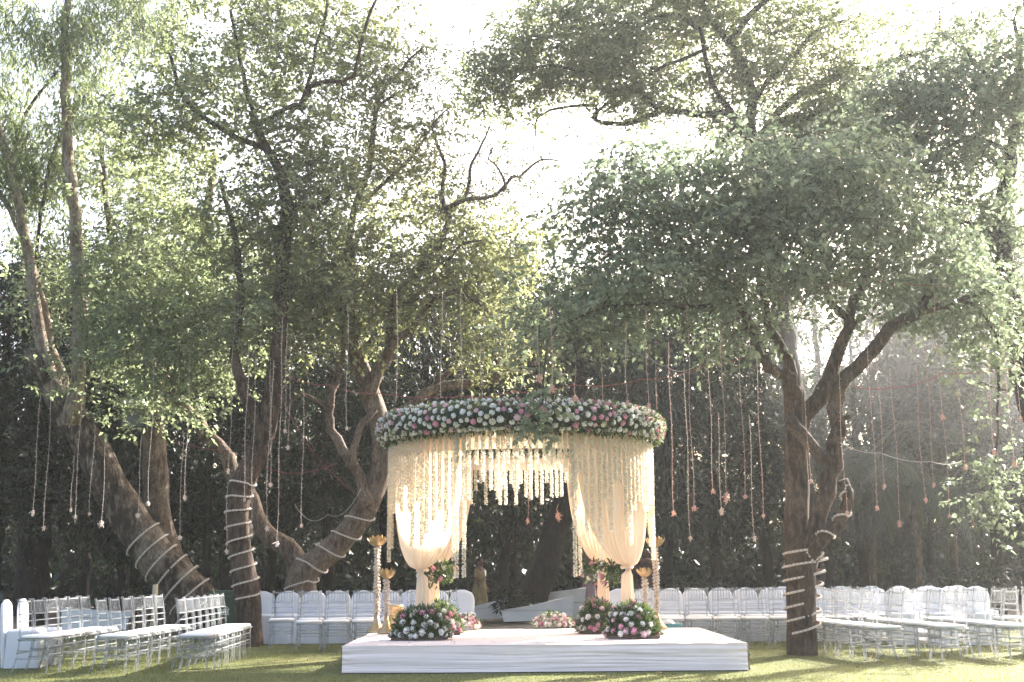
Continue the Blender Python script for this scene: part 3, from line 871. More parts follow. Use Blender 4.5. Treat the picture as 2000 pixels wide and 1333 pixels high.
def back_tree(px, d, ztop, wid, zlow, label, trunk_px=18, lean=0.0, dens=4.2, base_off=0.0, thin=False):
    b = P(px, 1150, d)
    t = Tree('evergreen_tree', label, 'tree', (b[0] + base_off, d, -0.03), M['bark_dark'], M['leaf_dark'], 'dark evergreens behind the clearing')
    r = 0.5 * trunk_px / scale_at(d)
    t.limb([(b[0] + base_off, d, -0.1), (b[0] + base_off * 0.5 + lean * 0.3, d, zlow), (b[0] + lean * 0.6, d, ztop * 0.55), (b[0] + lean, d, ztop * 0.88)], [r * 1.2, r, r * 0.7, r * 0.3], 8, 0.15)
    s = scale_at(d)
    al = []
    nl = 3
    for i in range(nl):
        zc = zlow + (ztop - zlow) * (i + 0.5) / nl
        w = wid * (1.0, 1.08, 0.8)[i]
        c = np.array([b[0] + lean * (i + 0.5) / nl + rng.normal() * 0.3, d + rng.normal() * 0.3, zc])
        n = int(2.0 * dens * PI * w * (ztop - zlow) / nl * 0.75)
        v = unit(rng.normal(size=(n, 3))) * (rng.random(n) ** 0.45)[:, None] * np.array([w, 1.3, (ztop - zlow) / nl * 0.75])
        q = c + v
        nz = np.array([noise.noise(Vector(k * 0.7)) for k in q])
        al.append(q[(nz > -0.08 - 0.2 * rng.random(n)) & (q[:, 2] > 0.4)])
    al = np.concatenate(al)
    t.grow(al[::2], 0.05, low=zlow * 0.7)
    bt_n[0] += 1
    st_ = STYLE[bt_n[0] % 4]
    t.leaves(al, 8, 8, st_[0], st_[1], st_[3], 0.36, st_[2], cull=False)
    t.finish()


BT = [(-20, 27.5, 8.5, 1.7, 1.6, 'dark evergreen at the left edge behind the white covered chairs', 34), (70, 29, 9.5, 1.7, 2.4, 'dark evergreen with two brown stems behind the first rows of left chairs', 40),
      (165, 31, 9.5, 1.9, 1.3, 'dark evergreen showing between the leaning trunk and the far left edge', 18), (262, 30, 9.0, 1.8, 1.5, 'dark evergreen seen left of the split grey trunk', 16),
      (400, 29, 9.2, 1.8, 2.0, 'dark evergreen showing between the upright tree and the wrapped trunk', 16), (530, 31, 9.8, 1.9, 2.2, 'dark slim evergreen seen just right of the wrapped trunk', 16),
      (640, 28.5, 8.2, 1.7, 2.3, 'dark glossy evergreen filling the fork of the forked tree', 15), (750, 31, 8.6, 1.8, 2.4, 'dark evergreen behind the tall left lotus stand', 18),
      (870, 33, 9.0, 1.8, 2.6, 'dark evergreen showing through the left half of the canopy opening', 18), (985, 36, 10.0, 2.0, 2.4, 'dark bushy evergreen behind the leaning planter trunk', 18),
      (1230, 34, 9.0, 1.8, 2.6, 'dark evergreen behind the right curtains of the canopy', 18), (1310, 28, 7.2, 1.5, 1.8, 'grey-green evergreen just right of the flower ring', 16),
      (1400, 29, 7.8, 1.7, 2.0, 'grey-green evergreen under the pink strings, midway from canopy to broad tree', 18), (1500, 30, 8.4, 1.7, 2.0, 'grey-green evergreen seen directly left of the broad tree trunk', 18),
      (1690, 33, 9.0, 2.0, 2.2, 'hazy evergreen showing directly right of the broad tree trunk', 18), (1820, 33, 9.0, 2.0, 2.0, 'hazy dark evergreen behind the palms on the right', 18), (1950, 29, 9.0, 1.9, 1.6, 'dark evergreen at the right edge behind the last chairs', 20),
      (2060, 30, 9.5, 2.0, 1.2, 'dark evergreen cut by the right edge of view', 20)]
for a in BT:
    a = list(a)
    a[4] = max(a[4], 2.0) + 0.35
    back_tree(*a[:6], trunk_px=a[6])
BT2 = [(40, 38, 11.5, 2.8, 'far dark tree rising behind the left edge evergreens'), (240, 39, 11.5, 2.8, 'far dark tree rising behind the leaning trunk'), (440, 38, 11.0, 2.8, 'far dark tree rising behind the wrapped trunk'),
       (640, 39, 10.5, 2.7, 'far dark tree rising behind the forked tree'), (830, 38, 10.8, 2.6, 'far dark tree rising behind the bare twigs left of the ring'), (1000, 40, 11.8, 2.7, 'far dark tree whose top meets the sky above the flower ring'),
       (1190, 39, 11.0, 2.8, 'far dark tree rising behind the right curtains'), (1400, 39, 11.0, 2.9, 'far dark tree behind the hanging pink strings'), (1620, 40, 12.0, 3.0, 'far dark tree rising behind the broad tree trunk'),
       (1820, 40, 11.5, 3.0, 'far dark tree rising behind the palms'), (2010, 39, 11.5, 2.9, 'far dark tree rising behind the right edge')]
for px, d, z, w, lb in BT2:
    back_tree(px, d, z, w, 2.2, lb, 22, dens=2.6)

# far wood: one mass of leaves closing the view under the crowns
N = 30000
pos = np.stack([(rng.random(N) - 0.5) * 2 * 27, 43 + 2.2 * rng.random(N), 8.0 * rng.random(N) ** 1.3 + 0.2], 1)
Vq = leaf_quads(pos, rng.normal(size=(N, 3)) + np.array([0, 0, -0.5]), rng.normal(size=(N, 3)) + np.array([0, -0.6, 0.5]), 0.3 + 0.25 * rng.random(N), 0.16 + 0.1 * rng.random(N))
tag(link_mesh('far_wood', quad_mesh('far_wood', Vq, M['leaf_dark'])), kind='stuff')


# ---- palms in the mist on the right
def frond_mesh(ln, seed):
    r_ = np.random.default_rng(seed)
    mb = MB()
    t = np.linspace(0, 1, 9)
    path = np.stack([ln * (t - 0.18 * t ** 2), np.zeros(9), ln * (0.62 * t - 0.95 * t ** 2)], 1)
    q = []
    k = 34
    for i in range(k):
        u = 0.12 + 0.88 * i / (k - 1)
        p_ = np.array([np.interp(u, t, path[:, c]) for c in range(3)])
        for sg in (-1, 1):
            l_ = ln * 0.34 * math.sin(PI * min(1, 0.15 + 0.85 * u)) + 0.12
            q.append((p_, (0.55, sg * 0.8, -0.45 + 0.15 * r_.normal()), l_))
    pos = np.array([a[0] for a in q]); dr = np.array([a[1] for a in q]); L = np.array([a[2] for a in q])
    V = leaf_quads(pos, dr, np.tile([0.2, 0, 1.0], (len(q), 1)), L, np.full(len(q), 0.045), 0.3, 0.25)
    me = quad_mesh('frond', V, M['leaf_palm'])
    bm = bmesh.new(); bm.from_mesh(me)
    mb.tube(path, np.linspace(0.022, 0.005, 9), 4)
    bv = [bm.verts.new(p_) for p_ in mb.v]
    for f in mb.f:
        bm.faces.new([bv[i] for i in f])
    bm.to_mesh(me); bm.free()
    return me


FR = [frond_mesh(l, i) for i, l in enumerate((2.0, 2.3, 1.7))]
for px, d, hgt, lb in [(1705, 29.5, 4.0, 'feathery palm in the mist right of the broad tree trunk'), (1795, 28.5, 3.4, 'feathery palm in the mist, middle one of three'),
                       (1865, 30, 4.4, 'feathery palm in the mist, nearest the right edge')]:
    b = P(px, 1150, d)
    r = empty('feather_palm', (b[0], d, 0), 0, lb, 'palm', 'palms in the mist')
    MB().tube([(0, 0, -0.05), (0.05, 0, hgt * 0.5), (0, 0, hgt)], [0.10, 0.08, 0.06], 8).build('trunk', M['bark_grey'], r, True)
    for i in range(16):
        f = link_mesh('frond', FR[i % 3], None, r, (0, 0, hgt - 0.05 - 0.015 * i))
        f.rotation_euler = (rng.normal() * 0.15, 0.55 - 0.09 * i + rng.normal() * 0.1 if i < 8 else 0.35 + rng.normal() * 0.25, i * 2.4 + rng.normal() * 0.2)

# ---- low shade plants round the planter and under the trees
for px, d, sc, lb in [(1000, 30.6, 0.55, 'dark leafy plant growing in the planter left of its leaning trunk'), (962, 35, 1.0, 'dark low bush behind the woman in the sari'), (330, 27, 0.9, 'low dark plant in deep shade behind the leaning trunk'),
                      (1345, 26.5, 0.9, 'low dark shrub behind the chairs right of the canopy'), (1880, 26.5, 1.1, 'low dark shrub behind the covered chairs near the right edge'), (700, 27.5, 0.9, 'low dark shrub behind the left lotus stands')]:
    b = P(px, 1150, d)
    t = Tree('shade_shrub', lb, 'shrub', (b[0], d, 0), M['bark_dark'], M['leaf_dark'])
    st = []
    for i in range(7):
        a = rng.random() * 2 * PI
        e = np.array([b[0] + sc * 0.5 * math.cos(a), d + sc * 0.5 * math.sin(a), sc * (0.7 + 0.5 * rng.random())])
        t.limb([(b[0] + 0.03 * math.cos(a), d, 0.0), (b[0] * 0.5 + e[0] * 0.5, d * 0.5 + e[1] * 0.5, e[2] * 0.6), e], [0.014, 0.01, 0.004], 5, 0, 0.2, 0.01)
        st += [e, (e + np.array([b[0], d, 0])) * 0.5 + np.array([0, 0, 0.15 * sc])]
    t.leaves(np.array(st), 6, 7, 0.15, 0.055, 0.4 * sc, 0.15 * sc, 0.3, cull=False)
    t.finish()

# ================================================================== stage
SX0, SX1, SY0, SY1, SZ = -2.13, 2.88, 15.50, 19.50, 0.335
stage = empty('stage', (0, 0, 0), 0, 'low wide stage covered in tight pinkish white cloth under the flower canopy', 'stage')
MB().box(((SX0 + SX1) / 2, (SY0 + SY1) / 2, 0.02), (SX1 - SX0 - 0.06, SY1 - SY0 - 0.06, 0.04)).build('base_frame', M['dark_iron'], stage)


def stage_top(u, v):
    x = SX0 + (SX1 - SX0) * u; y = SY0 + (SY1 - SY0) * v
    z = SZ + 0.004 * noise.noise((x * 1.2, y * 5, 0)) + 0.003 * noise.noise((x * 4, y * 4, 2))
    return (x, y, z)


MB().grid(stage_top, 70, 60).build('top_cloth', M['stage_cloth'], stage, True)


def skirt(path):
    """Cloth pulled round the side of the stage: long shallow horizontal folds."""
    L = [0.0]
    for a, b_ in zip(path, path[1:]):
        L.append(L[-1] + math.dist(a, b_))

    def fn(u, v):
        s = u * L[-1]
        for i in range(len(path) - 1):
            if s <= L[i + 1] + 1e-9:
                break
        t = (s - L[i]) / (L[i + 1] - L[i])
        x = path[i][0] * (1 - t) + path[i + 1][0] * t
        y = path[i][1] * (1 - t) + path[i + 1][1] * t
        nx, ny = (path[i + 1][1] - path[i][1]), -(path[i + 1][0] - path[i][0])
        l_ = math.hypot(nx, ny); nx /= l_; ny /= l_
        z = SZ * v + 0.012 * (1 - v)
        f = 0.0
        for k, (fr, am) in enumerate(((9, 0.010), (17, 0.009), (34, 0.008), (66, 0.0055))):
            f += am * noise.noise((s * (0.35 + 0.18 * k), (z + 0.035 * noise.noise((s * 0.5, k * 3.0, 2.0))) * fr, k * 7.3)) * (0.9 + 0.8 * noise.noise((s * 0.7, z * 2, k + 4.0)))
        edge = min(1, min(s, L[-1] - s) * 6)
        f *= 0.8
        f += 0.012 * noise.noise((s * 0.5, z * 2.0, 1.0)) + 0.004 * noise.noise((s * 6, z * 9, 1.0)) + (0.02 * (1 - edge) * noise.noise((z * 24, 0, 5)))
        f += 0.012 * (1 - v) ** 2
        if v > 0.97:
            f *= 0.3
        return (x + nx * (f + 0.012), y + ny * (f + 0.012), z)
    return fn


MB().grid(skirt([(SX0, SY1), (SX0, SY0), (SX1, SY0), (SX1, SY1)][1:3]), 160, 56).build('skirt', M['stage_cloth'], stage, True)
MB().grid(skirt([(SX0, SY1), (SX0, SY0)]), 100, 40).build('skirt', M['stage_cloth'], stage, True)
MB().grid(skirt([(SX1, SY0), (SX1, SY1)]), 100, 40).build('skirt', M['stage_cloth'], stage, True)
MB().grid(skirt([(SX1, SY1), (SX0, SY1)]), 100, 30).build('skirt', M['stage_cloth'], stage, True)

# ================================================================== blooms
def bloom_mesh(name, mat, seed):
    """A carnation head: three rings of ruffled petals round a domed middle."""
    r_ = np.random.default_rng(seed)
    mb = MB()
    for lay, (rr, zz, tip, k) in enumerate(((1.0, -0.05, 0.22, 9), (0.74, 0.28, 0.50, 8), (0.44, 0.52, 0.74, 6))):
        vs_ = [(0, 0, zz - 0.3 + 0.1 * lay)]
        for j in range(k * 2):
            a = PI * j / k + lay * 0.4
            q = rr * (1.0 if j % 2 == 0 else 0.80) * (0.92 + 0.16 * r_.random())
            vs_.append((q * math.cos(a), q * math.sin(a), tip + (0.12 if j % 2 else -0.10) + 0.10 * r_.normal()))
        mb.add(vs_, [(0, 1 + j, 1 + (j + 1) % (k * 2)) for j in range(k * 2)])
    vs_ = [(0, 0, 0.86)] + [(0.34 * math.cos(a), 0.34 * math.sin(a), 0.66) for a in np.arange(6) * PI / 3]
    mb.add(vs_, [(0, 1 + j, 1 + (j + 1) % 6) for j in range(6)])
    return mb.mesh(name, mat)


BLOOMS = {k: [bloom_mesh('carnation', M['bloom_' + k], 10 * i + j) for j in range(2)] for i, k in enumerate(('white', 'cream', 'pink', 'blush'))}


def pick_bloom(wts):
    k = random.choices(('white', 'cream', 'pink', 'blush'), wts)[0]
    return random.choice(BLOOMS[k])


def put_bloom(p, nrm, size, parent, wts):
    o = link_mesh('carnation', pick_bloom(wts), None, parent, p)
    q = Vector(nrm).to_track_quat('Z', 'Y')
    o.rotation_euler = (q.to_matrix() @ Matrix.Rotation(random.random() * 6, 3, 'Z')).to_euler()
    o.scale = (size,) * 3
    return o


def joined_blooms(name, items, mat_key, parent):
    """Blooms past the number that can be separate, joined into one part."""
    vs_, fs, k = [], [], 0
    for p, nrm, size in items:
        me = random.choice(BLOOMS[mat_key])
        q = Vector(nrm).to_track_quat('Z', 'Y').to_matrix()
        for v in me.vertices:
            w = q @ (v.co * size)
            vs_.append((w[0] + p[0], w[1] + p[1], w[2] + p[2]))
        fs += [tuple(i + k for i in f.vertices) for f in me.polygons]
        k += len(me.vertices)
    me = bpy.data.meshes.new(name)
    me.from_pydata(vs_, [], fs); me.materials.append(M['bloom_' + mat_key])
    return tag(link_mesh(name, me, None, parent), kind='stuff')


# ================================================================== canopy
CX, CY = 0.11, 17.75
RR, ZR = 1.86, 3.23
can = empty('flower_canopy', (CX, CY, SZ), 0, 'round wedding canopy with flower ring, peach drapes and hanging white garlands', 'wedding canopy')


def can_local(x, y, z):
    return (x - CX, y - CY, z - SZ)


MINOR_R, MINOR_Z = 0.22, 0.20
mb = MB()
mb.grid(lambda u, v: can_local(CX + (RR + MINOR_R * 0.72 * math.cos(2 * PI * v)) * math.cos(2 * PI * u), CY + (RR + MINOR_R * 0.72 * math.cos(2 * PI * v)) * math.sin(2 * PI * u), ZR + MINOR_Z * 0.75 * math.sin(2 * PI * v)), 72, 13, True)
mb.build('ring_core', M['leaf_dark'], can, True)
# leaves over the ring
N = 15000
a = rng.random(N) * 2 * PI
b_ = rng.random(N) * 2 * PI
rad = 0.75 + 0.35 * rng.random(N)
er = np.stack([np.cos(a), np.sin(a), np.zeros(N)], 1)
nrm = er * np.cos(b_)[:, None] + np.array([0, 0, 1.0]) * np.sin(b_)[:, None]
pos = er * RR + er * (MINOR_R * rad * np.cos(b_))[:, None] + np.array([0, 0, 1.0]) * (MINOR_Z * rad * np.sin(b_))[:, None] + np.array([0, 0, ZR - SZ])
dr = nrm * 0.7 + rng.normal(size=(N, 3)) * 0.6
low_ = np.sin(b_) < -0.5
dr[low_] += np.array([0, 0, -1.0])
dr[np.sin(b_) > 0.6] += np.array([0, 0, 0.5])
Vq = leaf_quads(pos, dr, nrm + rng.normal(size=(N, 3)) * 0.7, 0.042 + 0.04 * rng.random(N), 0.016 + 0.018 * rng.random(N))
tag(link_mesh('ring_foliage', quad_mesh('ring_foliage', Vq, M['leaf_decor']), None, can), kind='stuff')
# blooms: spread over the outside and upper face by rejection, then the ones that show largest as separate parts
cand = []
tries = 0
while len(cand) < 800 and tries < 40000:
    tries += 1
    a = random.random() * 2 * PI
    b_ = random.uniform(-0.95, 1.35)
    er = np.array([math.cos(a), math.sin(a), 0])
    nrm = er * math.cos(b_) + np.array([0, 0, math.sin(b_)])
    p = er * (RR + MINOR_R * 1.02 * math.cos(b_)) + np.array([0, 0, ZR - SZ + MINOR_Z * 1.08 * math.sin(b_)])
    sz = random.uniform(0.036, 0.054)
    if all((p[0] - c[0][0]) ** 2 + (p[1] - c[0][1]) ** 2 + (p[2] - c[0][2]) ** 2 > (sz + c[2]) ** 2 * 0.92 for c in cand):
        cand.append((p, nrm, sz))
cand.sort(key=lambda c: c[0][1] + 0.0 * c[0][2])
for p, nrm, sz in cand[:290]:
    put_bloom(p, nrm, sz, can, (62, 16, 15, 7))
rest = cand[290:]
for i, k in enumerate(('white', 'cream', 'pink', 'blush')):
    sel = [c for j, c in enumerate(rest) if (j * 7) % 10 in ((0, 1, 2, 3, 4), (5, 6), (7, 8), (9,))[i]]
    joined_blooms('carnation_mass', sel, k, can)
# posts
PA = {'front_left': (-1.25, 16.95), 'front_right': (1.55, 16.98), 'back_left': (-1.20, 18.52), 'back_right': (1.33, 18.5)}
for k, (x, y) in PA.items():
    MB().tube([can_local(x, y, SZ), can_local(x, y, 2.0), can_local(CX + (x - CX) * 1.05, CY + (y - CY) * 1.05, ZR)], 0.02, 8).build('post', M['plain_white'], can, True)
# valance
def valance(u, v):
    a = 2 * PI * u
    r = RR - 0.04 + 0.012 * math.sin(a * 60) + 0.01 * math.sin(a * 23)
    return can_local(CX + r * math.cos(a), CY + r * math.sin(a), ZR - 0.1 - 0.32 * v)


MB().grid(valance, 320, 4, True).build('valance', M['curtain'], can, True)


def curtain(px_, py_, a0, a1, tie, seed, open_end=1, pleats=17):
    r_ = np.random.default_rng(seed)
    ph = r_.random(8) * 6
    ztop = ZR - 0.12

    def fn(u, v):
        a = R(a0 + (a1 - a0) * u)
        rr_ = RR - 0.06
        ax, ay = CX + rr_ * math.cos(a), CY + rr_ * math.sin(a)
        pl = math.sin(2 * PI * pleats * u + ph[0] + 0.8 * math.sin(3 * u + ph[1])) + 0.5 * math.sin(2 * PI * pleats * 2.3 * u + ph[2])
        if v < 0.66:
            t = v / 0.66
            e = 2 * u - 1
            # outer edges belly down before they turn in to the tie
            g_ = 1 - math.sqrt(max(0.0, 1 - t ** (2.5 + 1.1 * abs(e))))
            # the edge towards the opening is swept aside in a straighter line
            wi = max(0.0, e if open_end else -e)
            gi = 0.55 * t ** 2.0 + 0.45 * (1 - math.sqrt(max(0.0, 1 - t ** 2.3)))
            g_ = g_ * (1 - 0.55 * wi) + gi * 0.55 * wi
            sag = -0.06 * math.sin(PI * min(1, t)) * abs(e) ** 2 * t
            z = ztop + (tie - ztop) * t + sag
            tx, ty = px_ + 0.058 * math.cos(a), py_ + 0.058 * math.sin(a)
            amp = 0.022 * (1 - 0.55 * g_)
            x = ax * (1 - g_) + tx * g_ + pl * amp * math.cos(a)
            y = ay * (1 - g_) + ty * g_ + pl * amp * math.sin(a)
            return can_local(x, y, z)
        t = (v - 0.66) / 0.34
        z = tie + (SZ + 0.03 - tie) * t
        th = 2 * PI * u + R(a0)
        rw = 0.058 + 0.034 * math.sin(min(1, t * 1.2) * PI / 2) + 0.011 * math.sin(2 * PI * 9 * u + ph[3])
        k = min(1, t / 0.10)
        tx, ty = px_ + 0.058 * math.cos(a) + 0.02 * pl * 0.45 * math.cos(a), py_ + 0.058 * math.sin(a) + 0.02 * pl * 0.45 * math.sin(a)
        x = tx * (1 - k) + (px_ + rw * math.cos(th)) * k
        y = ty * (1 - k) + (py_ + rw * math.sin(th)) * k
        return can_local(x, y, z)
    MB().grid(fn, 190, 54).build('curtain', M['curtain'], can, True)
    # knotted tie of the same cloth
    n_ = 14
    MB().tube([can_local(px_ + 0.074 * math.cos(t_), py_ + 0.074 * math.sin(t_), tie + 0.012 * math.sin(3 * t_)) for t_ in np.linspace(0, 2 * PI, n_)], 0.018, 6).build('curtain_tie', M['curtain'], can, True)


curtain(*PA['front_left'], 174, 246, 1.25, 1)
curtain(*PA['front_right'], 293, 366, 1.27, 2, 0)
curtain(*PA['back_left'], 114, 176, 1.26, 3, 0)
curtain(*PA['back_right'], 4, 66, 1.27, 4)

# garlands of threaded white flowers: 10 lengths of string, shared by all strands
GL = [0.36, 0.5, 0.62, 0.72, 0.84, 0.96, 1.08, 1.22, 1.38, 1.55, 1.75, 1.95]


def garland_mesh(ln, seed):
    r_ = np.random.default_rng(seed)
    n_ = int(ln / 0.015)
    q = []
    z = -np.arange(n_) * 0.015
    for k in range(9):
        a_ = r_.random(n_) * 2 * PI
        o = np.stack([np.cos(a_), np.sin(a_), np.zeros(n_)], 1)
        rr_ = 0.006
        p_ = o * rr_; p_[:, 2] = z + r_.normal(size=n_) * 0.006
        d_ = o + np.array([0, 0, 0.5]) * r_.normal(size=(n_, 1))
        q.append(leaf_quads(p_, d_, np.tile([0, 0, 1.0], (n_, 1)) + r_.normal(size=(n_, 3)) * 0.6, 0.020 + 0.006 * r_.random(n_), np.full(n_, 0.024), 0.2, 0.1))
    me = quad_mesh('garland', np.concatenate(q), M['garland'])
    return me


GM = [garland_mesh(l, i) for i, l in enumerate(GL)]


def put_garland(ang, want, r=None, ztop=None):
    i = int(np.argmin([abs(l - want) for l in GL]))
    o = link_mesh('garland', GM[i], None, can)
    rr_ = (RR + 0.03) if r is None else r
    o.location = (rr_ * math.cos(R(ang)), rr_ * math.sin(R(ang)), (ZR - 0.13 if ztop is None else ztop) - SZ)
    o.rotation_euler = (random.gauss(0, 0.006), random.gauss(0, 0.006), random.random() * 6)
    o.scale = (1.22, 1.22, 1.0)


ang = 176.0
while ang < 365:
    if ang < 244:
        t = (ang - 176) / 68
        base = random.choice((0.72, 0.96, 1.08, 1.22, 1.38, 1.55))
        if t > 0.88: base = random.choice((1.38, 1.75, 1.95))
        if t < 0.10: base = random.choice((1.38, 1.55, 1.22))
        step = 3.1
    elif ang < 296:
        base = random.choice((0.50, 0.62, 0.72, 0.84, 0.96))
        step = random.choice((1.9, 2.1, 2.3, 3.0, 2.0))
    else:
        t = (ang - 296) / 69
        base = random.choice((0.72, 0.96, 1.08, 1.22, 1.38, 1.55))
        if t < 0.05: base = random.choice((1.38, 1.95))
        if t > 0.9: base = random.choice((1.38, 1.55, 1.75))
        step = 3.1
    put_garland(ang + random.gauss(0, 0.25), base)
    ang += step
ang = 4.0
while ang < 176:
    if 66 < ang < 114:
        put_garland(ang, random.choice((0.5, 0.62, 0.84, 0.72)))
        ang += 2.5
    else:
        put_garland(ang, random.choice((0.72, 0.84, 1.08, 1.38)))
        ang += 4.2
for ang, ln in ((176.5, 1.75), (247, 1.95), (243.5, 1.95), (291, 1.95), (362, 1.75), (61, 1.95)):
    put_garland(ang, ln, RR + 0.06)

# little bouquets at the curtain ties
def spray_leaves(n, c, r, L0, W0, up=0.4):
    v = unit(rng.normal(size=(n, 3)))
    p = np.array(c) + v * (np.array(r) * (rng.random(n) ** 0.5)[:, None])
    d_ = v + rng.normal(size=(n, 3)) * 0.5 + np.array([0, 0, up])
    return leaf_quads(p, d_, rng.normal(size=(n, 3)) + np.array([0, 0, 0.8]), L0 * (0.7 + 0.6 * rng.random(n)), W0 * (0.7 + 0.6 * rng.random(n)))


for k, tz in (('front_left', 1.2), ('front_right', 1.2), ('back_left', 1.22), ('back_right', 1.2)):
    x, y = PA[k]
    sgn = 1 if x > CX else -1
    c = np.array(can_local(x - sgn * (0.12 if k != 'front_right' else 0.2), y + 0.16, tz))
    Vq = spray_leaves(260, c, (0.19, 0.10, 0.17), 0.075, 0.03)
    link_mesh('tie_bouquet', quad_mesh('tie_bouquet', Vq, M['leaf_decor']), None, can)
    for i in range(9):
        v = unit(np.array([random.gauss(0, 1), -abs(random.gauss(0, 0.6)), random.gauss(0, 0.8)]))
        put_bloom(c + v * np.array([0.19, 0.11, 0.16]), v, 0.042, can, (35, 20, 30, 15))

# ================================================================== flower arrangements
def arrangement(label, x, y, z, w, dpt, hh, nb, wts, tray=True, nl=1500, gap=0.075, group='flower arrangements on the stage'):
    r = empty('flower_arrangement', (x, y, z), 0, label, 'flowers', group)
    if tray:
        MB().box((0, 0, 0.02), (w * 0.95, dpt * 0.9, 0.035)).build('tray', M['wood_tray'], r)
    n = nl
    v = unit(rng.normal(size=(n, 3))); v[:, 2] = np.abs(v[:, 2])
    rad = 0.35 + 0.65 * rng.random(n) ** 0.5
    p = v * np.array([w / 2, dpt / 2, hh]) * rad[:, None] + np.array([0, 0, 0.02])
    d_ = v + rng.normal(size=(n, 3)) * 0.45 + np.array([0, 0, 0.35])
    Vq = leaf_quads(p, d_, rng.normal(size=(n, 3)) + np.array([0, 0, 0.6]), 0.06 + 0.05 * rng.random(n), 0.015 + 0.015 * rng.random(n))
    tag(link_mesh('foliage', quad_mesh('foliage', Vq, M['leaf_decor']), None, r), kind='stuff')
    put = []
    tries = 0
    while len(put) < nb and tries < 3000:
        tries += 1
        v = unit(rng.normal(size=3)); v[2] = abs(v[2])
        if v[1] > 0.75: continue
        q = v * np.array([w / 2, dpt / 2, hh]) * random.uniform(0.93, 1.08)
        if q[2] < 0.05: q[2] = 0.06
        if all(np.sum((q - o_) ** 2) > gap ** 2 for o_ in put):
            put.append(q)
            put_bloom(q, v, random.uniform(0.040, 0.056), r, wts)
    return r


def on_stage(px, py):
    v = camF + (px - 1000.0) / F_PX * camR + (666.5 - py) / F_PX * camU
    p = camC + v * ((SZ - CAM_H) / v[2])
    return p


Z1 = SZ + 0.006
arrangement('large arrangement of white flowers and green leaves at foot of front left drape', -1.26, 16.75, Z1, 0.78, 0.55, 0.40, 52, (72, 6, 16, 6), nl=2400)
arrangement('large arrangement of white and pink flowers at foot of front right drape', 1.58, 16.75, Z1, 0.72, 0.55, 0.43, 52, (60, 10, 18, 12), nl=2400)
arrangement('blush and white arrangement half hidden behind the front left one', -1.08, 18.0, Z1, 0.66, 0.5, 0.44, 34, (35, 20, 25, 20), nl=1100)
arrangement('pink flecked leafy arrangement at foot of the back right drape', 1.22, 18.05, Z1, 0.62, 0.5, 0.44, 34, (30, 10, 45, 15), nl=1500)
arrangement('small pale pink flower mound on the back edge of the stage, left of centre', *on_stage(912, 1231)[:2], Z1, 0.40, 0.3, 0.20, 60, (40, 20, 8, 32), False, 300, 0.045)
arrangement('long low mound of pink and cream flowers on the back edge of the stage', *on_stage(1080, 1227)[:2], Z1, 0.62, 0.3, 0.20, 80, (35, 30, 10, 25), False, 400, 0.05)

N = 130
cx_ = np.where(rng.random(N) < 0.5, -1.2, 1.5) + rng.normal(size=N) * 0.55
cy_ = 16.6 + rng.normal(size=N) * 0.5
kp = (cx_ > SX0 + 0.1) & (cx_ < SX1 - 0.1) & (cy_ > SY0 + 0.06) & (cy_ < SY1 - 0.1)
az = rng.random(N) * 2 * PI
Vq = leaf_quads(np.stack([cx_, cy_, np.full(N, SZ + 0.012)], 1), np.stack([np.cos(az), np.sin(az), 0.1 * rng.normal(size=N)], 1), np.tile([0.1, 0, 1.0], (N, 1)), 0.02 + 0.02 * rng.random(N), 0.012 + 0.012 * rng.random(N))[kp]
tag(link_mesh('fallen_petals', quad_mesh('fallen_petals', Vq, M['petal_bits'])), kind='stuff')

# ================================================================== brass lotus stands
def petal_mesh(L_, W_, curl):
    def fn(u, v):
        t = v
        w = W_ * (0.25 + 0.75 * math.sin(PI * min(1.0, t * 0.9 + 0.02)) ** 0.8 if t < 0.55 else (0.25 + 0.75) * math.sqrt(max(0.0, 1 - ((t - 0.55) / 0.452) ** 1.7)))
        s = (u - 0.5) * w
        ang_ = curl[0] + (curl[1] - curl[0]) * t
        r_ = 0.02 + L_ * (0.78 + 0.1 * (curl[0] < 0.6)) * math.sin(t * PI / 2) ** 0.9
        z = L_ * (0.12 * t + 0.88 * t ** 1.7)
        return (r_ - 0.9 * s * s / max(W_, 0.01), s, z + 0.35 * s * s / W_)
    mb_ = MB().grid(fn, 5, 7)
    return mb_.mesh('petal', M['brass'], True)


PET = [petal_mesh(0.15, 0.100, (0.40, 1.3)), petal_mesh(0.135, 0.080, (0.75, 1.4))]


